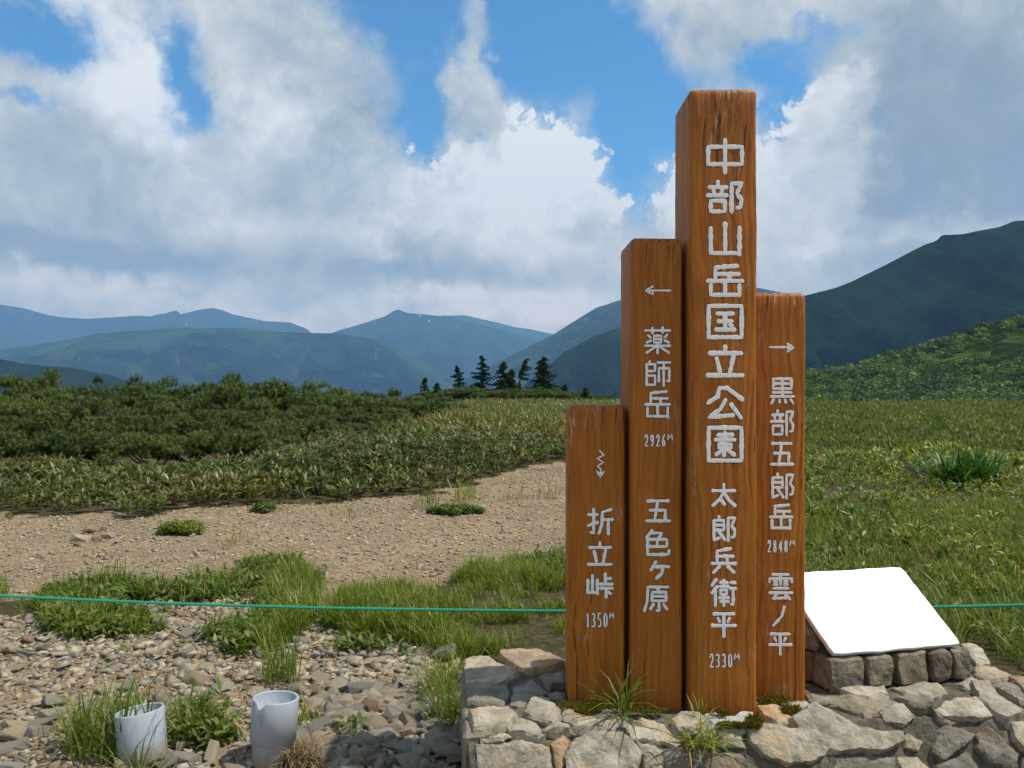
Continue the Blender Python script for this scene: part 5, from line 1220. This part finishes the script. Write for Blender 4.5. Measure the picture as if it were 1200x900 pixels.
LOC = ['far left', 'left', 'left centre', 'centre left', 'before the blue mountains']
ROWN = lambda D: 0 if D < 14.8 else 1 if D < 20.5 else 2
PINES.sort(key=lambda q: (ROWN(q[1]), q[0])); _seen = [0, 0, 0]
for i, (px_, D, ty) in enumerate(PINES):
    rw = ROWN(D); rk = ORD[_seen[rw]]; _seen[rw] += 1
    ty += random.Random(i * 7).uniform(-11, 9)
    X = (px_ - 600) / F * D; g = float(gz(X, D)); h = EYE - (ty - 450) / F * D - g
    fol, brn = PV[i % 4]; H = (1.15, 1.0, 1.3, 1.2)[i % 4]
    root = empty('creeping_pine', (X, D, g - .05), random.uniform(0, 6.28)); s = h / H; root.scale = (max(.58, min(1.25, s * 1.0)),) * 2 + (s,)
    lb = rk + ' creeping pine from the left in the ' + ('front row behind bamboo grass', 'middle row of the thicket', 'back row below the mountains')[rw]
    tag(root, lb, 'pine shrub', 'creeping pines in the left thicket')
    link('foliage', fol, root); link('branches', brn, root)
# dark row before the far conifers
for i in range(19):
    px_ = 510 + i * 11 + random.uniform(-4, 4); D = random.uniform(54, 60); ty = 455 + (0 if px_ < 640 else (px_ - 640) * .14) + random.uniform(-2, 2)
    X = (px_ - 600) / F * D; g = float(gz(X, D)); h = EYE - (ty - 450) / F * D - g; fol, brn = PV[i % 4]
    root = empty('creeping_pine', (X, D, g), random.uniform(0, 6.28)); root.scale = (1.3, 1.3, max(.5, h / 1.1)); tag(root, ORD[i] + ' dark pine shrub from the left at the foot of the far conifers', 'pine shrub', 'pine shrubs at the foot of the far conifers')
    link('foliage', fol, root); link('branches', brn, root)

# ------------------------------------------------------------------ far conifers
def conifer(px_, top, bot, D, w, label, lean=0.0, bare=0.0, seed=0, side=0.0, dens=1.0):
    r = random.Random(seed); X = (px_ - 600) / F * D; z0 = EYE - (bot - 450) / F * D; H = (bot - top) / F * D; k = D / F
    root = empty('conifer', (X, D, z0)); tag(root, label, 'conifer', 'far conifers standing before the blue mountains')
    bm = bmesh.new(); prev = None
    for i in range(8):
        t = i / 7; c = Vector((lean * H * t * t, 0, H * t * .97)); rr = .085 * (1 - t * .85)
        ring = [bm.verts.new(c + Vector((rr * math.cos(a), rr * math.sin(a), 0))) for a in np.arange(0, 6.28, 1.047)]
        if prev:
            for q in range(6): bm.faces.new((prev[q], prev[(q + 1) % 6], ring[(q + 1) % 6], ring[q]))
        prev = ring
    tr = link('trunk', bm_mesh('trunk', bm), root, M_bark)
    tris = []; W = w * k / 2 * 1.35; nbh = int(44 * dens)
    for b in range(nbh):
        t = bare + (1 - bare) * (b + r.random()) / nbh; az = r.uniform(0, 6.28)
        L = W * (1.12 - t) ** .75 * r.uniform(.45, 1.15)
        if side: L *= 1 + side * math.cos(az)
        c0 = Vector((lean * H * t * t, 0, H * t)); d = Vector((math.cos(az), math.sin(az), r.uniform(-.25, .15))); m = max(5, int(L / .05))
        for j in range(m):
            q = c0 + d * L * (j + .5) / m + Vector((0, 0, .05 * math.sin(j)))
            for e in range(5):
                v = Vector((r.gauss(0, 1), r.gauss(0, 1), r.gauss(0, .45))).normalized() * r.uniform(.09, .20); s = Vector((r.gauss(0, 1), r.gauss(0, 1), r.gauss(0, 1))).normalized() * .06
                tris.append((q - s, q + s, q + v))
    for e in range(26):
        q = Vector((lean * H, 0, H)) + Vector((r.gauss(0, .04), r.gauss(0, .04), r.uniform(-.35, .05))); v = Vector((r.gauss(0, .6), r.gauss(0, .6), .8)).normalized() * .14; s = Vector((r.gauss(0, 1), r.gauss(0, 1), 0)).normalized() * .035; tris.append((q - s, q + s, q + v))
    V = np.array([v[:] for t in tris for v in t]); link('crown', np_mesh('crown', V, np.arange(len(V)).reshape(-1, 3), [M_conifer]), root)
conifer(538, 430, 460, 58, 20, 'leftmost small dark conifer with a leaning twisted top', -.10, .15, 1, 0, .7)
conifer(564, 418, 461, 60, 28, 'tall slender conifer, second from left before the mountains', .03, .06, 2)
conifer(590, 425, 461, 59, 26, 'dense dark conifer in the middle of the row', 0, .0, 3, 0, 1.3)
conifer(599, 434, 461, 60, 24, 'shorter dark conifer filling the middle of the row', 0, 0, 31, 0, 1.4)
conifer(608, 422, 461, 57.5, 22, 'wind bent conifer with bare trunk and flagged crown', .22, .45, 4, .6, .7)
conifer(637, 419, 459, 61, 31, 'broad bushy conifer, rightmost of the tall row', 0, .02, 5, 0, 1.9)
conifer(662, 452, 462, 57, 10, 'tiny round topped tree right of the conifer row', 0, .5, 6, 0, .5)
conifer(686, 455, 470, 56, 12, 'small pointed young conifer just left of second post', 0, .0, 7, 0, .7)
conifer(498, 444, 458, 50, 10, 'tiny lone conifer at the right end of the pine thicket', 0, .1, 8, 0, .4)
conifer(512, 450, 460, 50, 10, 'tiny pale conifer next to the lone one', 0, .1, 9, 0, .4)

# ------------------------------------------------------------------ wood on the right hill
def crown_proto(seed, n=95):
    r = random.Random(seed); V = []
    for _ in range(n):
        d = Vector((r.gauss(0, 1), r.gauss(0, 1), r.gauss(0, 1))).normalized(); d.z = abs(d.z) * 1.0 - .15; lob = 1 + .3 * mnoise.noise(d * 2 + Vector((seed, 0, 0)))
        p = d * r.uniform(.75, 1.0) * lob; t1 = Vector((r.gauss(0, 1), r.gauss(0, 1), r.gauss(0, 1))).normalized(); t2 = (d + t1 * .6).cross(t1).normalized()
        s = r.uniform(.10, .19); V += [(p + t1 * s)[:], (p - t1 * s * .5 + t2 * s)[:], (p - t1 * s * .5 - t2 * s)[:]]
    V = np.array(V); return V, np.arange(len(V)).reshape(-1, 3)
def spire_proto(seed, n=60):
    r = random.Random(seed); V = []
    for _ in range(n):
        t = r.random() ** 1.3; a = r.uniform(0, 6.28); w = (1 - t) * .62 * r.uniform(.6, 1.0); p = Vector((w * math.cos(a), w * math.sin(a), t * 2.0)); o = Vector((math.cos(a), math.sin(a), -.3)) * .26; s = Vector((-math.sin(a), math.cos(a), 0)) * .12
        V += [(p - s)[:], (p + s)[:], (p + o)[:]]
    V = np.array(V); return V, np.arange(len(V)).reshape(-1, 3)
def hill_wood():
    dg = bpy.context.evaluated_depsgraph_get(); dg.update(); bv = BVHTree.FromObject(hill, dg)
    cr = [crown_proto(k) for k in range(6)]; sp = [spire_proto(k) for k in range(3)]
    pts, sz = [], []; r = random.Random(5)
    for _ in range(12500):
        px_ = r.uniform(930, 1560); py_ = r.uniform(330, 482)
        d = Vector(((px_ - 600) / F, 1, (450 - py_) / F)).normalized(); h = bv.ray_cast(Vector((0, 0, EYE)), d)
        if h[0] is None: continue
        p = h[0]
        # open meadow strip on the upper right
        mline = np.interp(px_, [1060, 1100, 1150, 1200, 1300], [443, 432, 418, 404, 385]); in_m = px_ > 1075 and abs(py_ - mline - 2) < 6 + (px_ - 1075) * .13
        cl = vn(np.array([p.x * .05]), np.array([p.y * .03]))[0]
        if in_m and r.random() < .93: continue
        if cl > .15 and py_ < 452 and r.random() < .75: continue
        pts.append((p.x, p.y, p.z + .3)); sz.append(r.uniform(1.2, 3.0) * (0.45 + p.y / 420))
    pts = np.array(pts); sz = np.array(sz); con = rng.uniform(0, 1, len(pts)) < .11
    V, T = scatter(cr, pts[~con], sz[~con], .15); o = link('hill_wood', np_mesh('hill_wood', V, T, [M_broad])); tag(o, 'dense green broadleaf wood covering the hill on the right', 'wood', kind='stuff')
    V, T = scatter(sp, pts[con] + np.array([0, 0, .2]), sz[con] * 1.0, .05); o = link('hill_conifers', np_mesh('hill_conifers', V, T, [M_conifer])); tag(o, 'small dark conifers mixed into the wood on the right hill', 'conifers', kind='stuff')
hill_wood()

# ------------------------------------------------------------------ moss on the platform at the posts' feet
def moss():
    V, T = [], []; proto = [tuft(k, 10, .012, .006, .010, 1, (.3, 1.5), (0, .3)) for k in range(4)]; pts = []
    for (x_, y_, w, h, n) in ((690, 833, 18, 5, 240), (680, 828, 26, 3, 160), (706, 828, 22, 3, 120), (845, 840, 12, 5, 160), (884, 848, 10, 7, 220), (862, 852, 22, 3, 160), (905, 822, 20, 4, 200), (926, 834, 12, 4, 160), (760, 834, 20, 3, 100)):
        for _ in range(n):
            a = random.uniform(0, 6.28); q = math.sqrt(random.random()); s = surf(x_ + w * q * math.cos(a), y_ + h * q * math.sin(a)); pts.append((s.x, s.y, s.z + .004))
    V, T = scatter(proto, np.array(pts), rng.uniform(.5, 1.1, len(pts)), .3); o = link('moss', np_mesh('moss', V, T, [M_moss])); tag(o, 'olive moss on the platform stones at the feet of the posts', 'moss', kind='stuff')
moss()
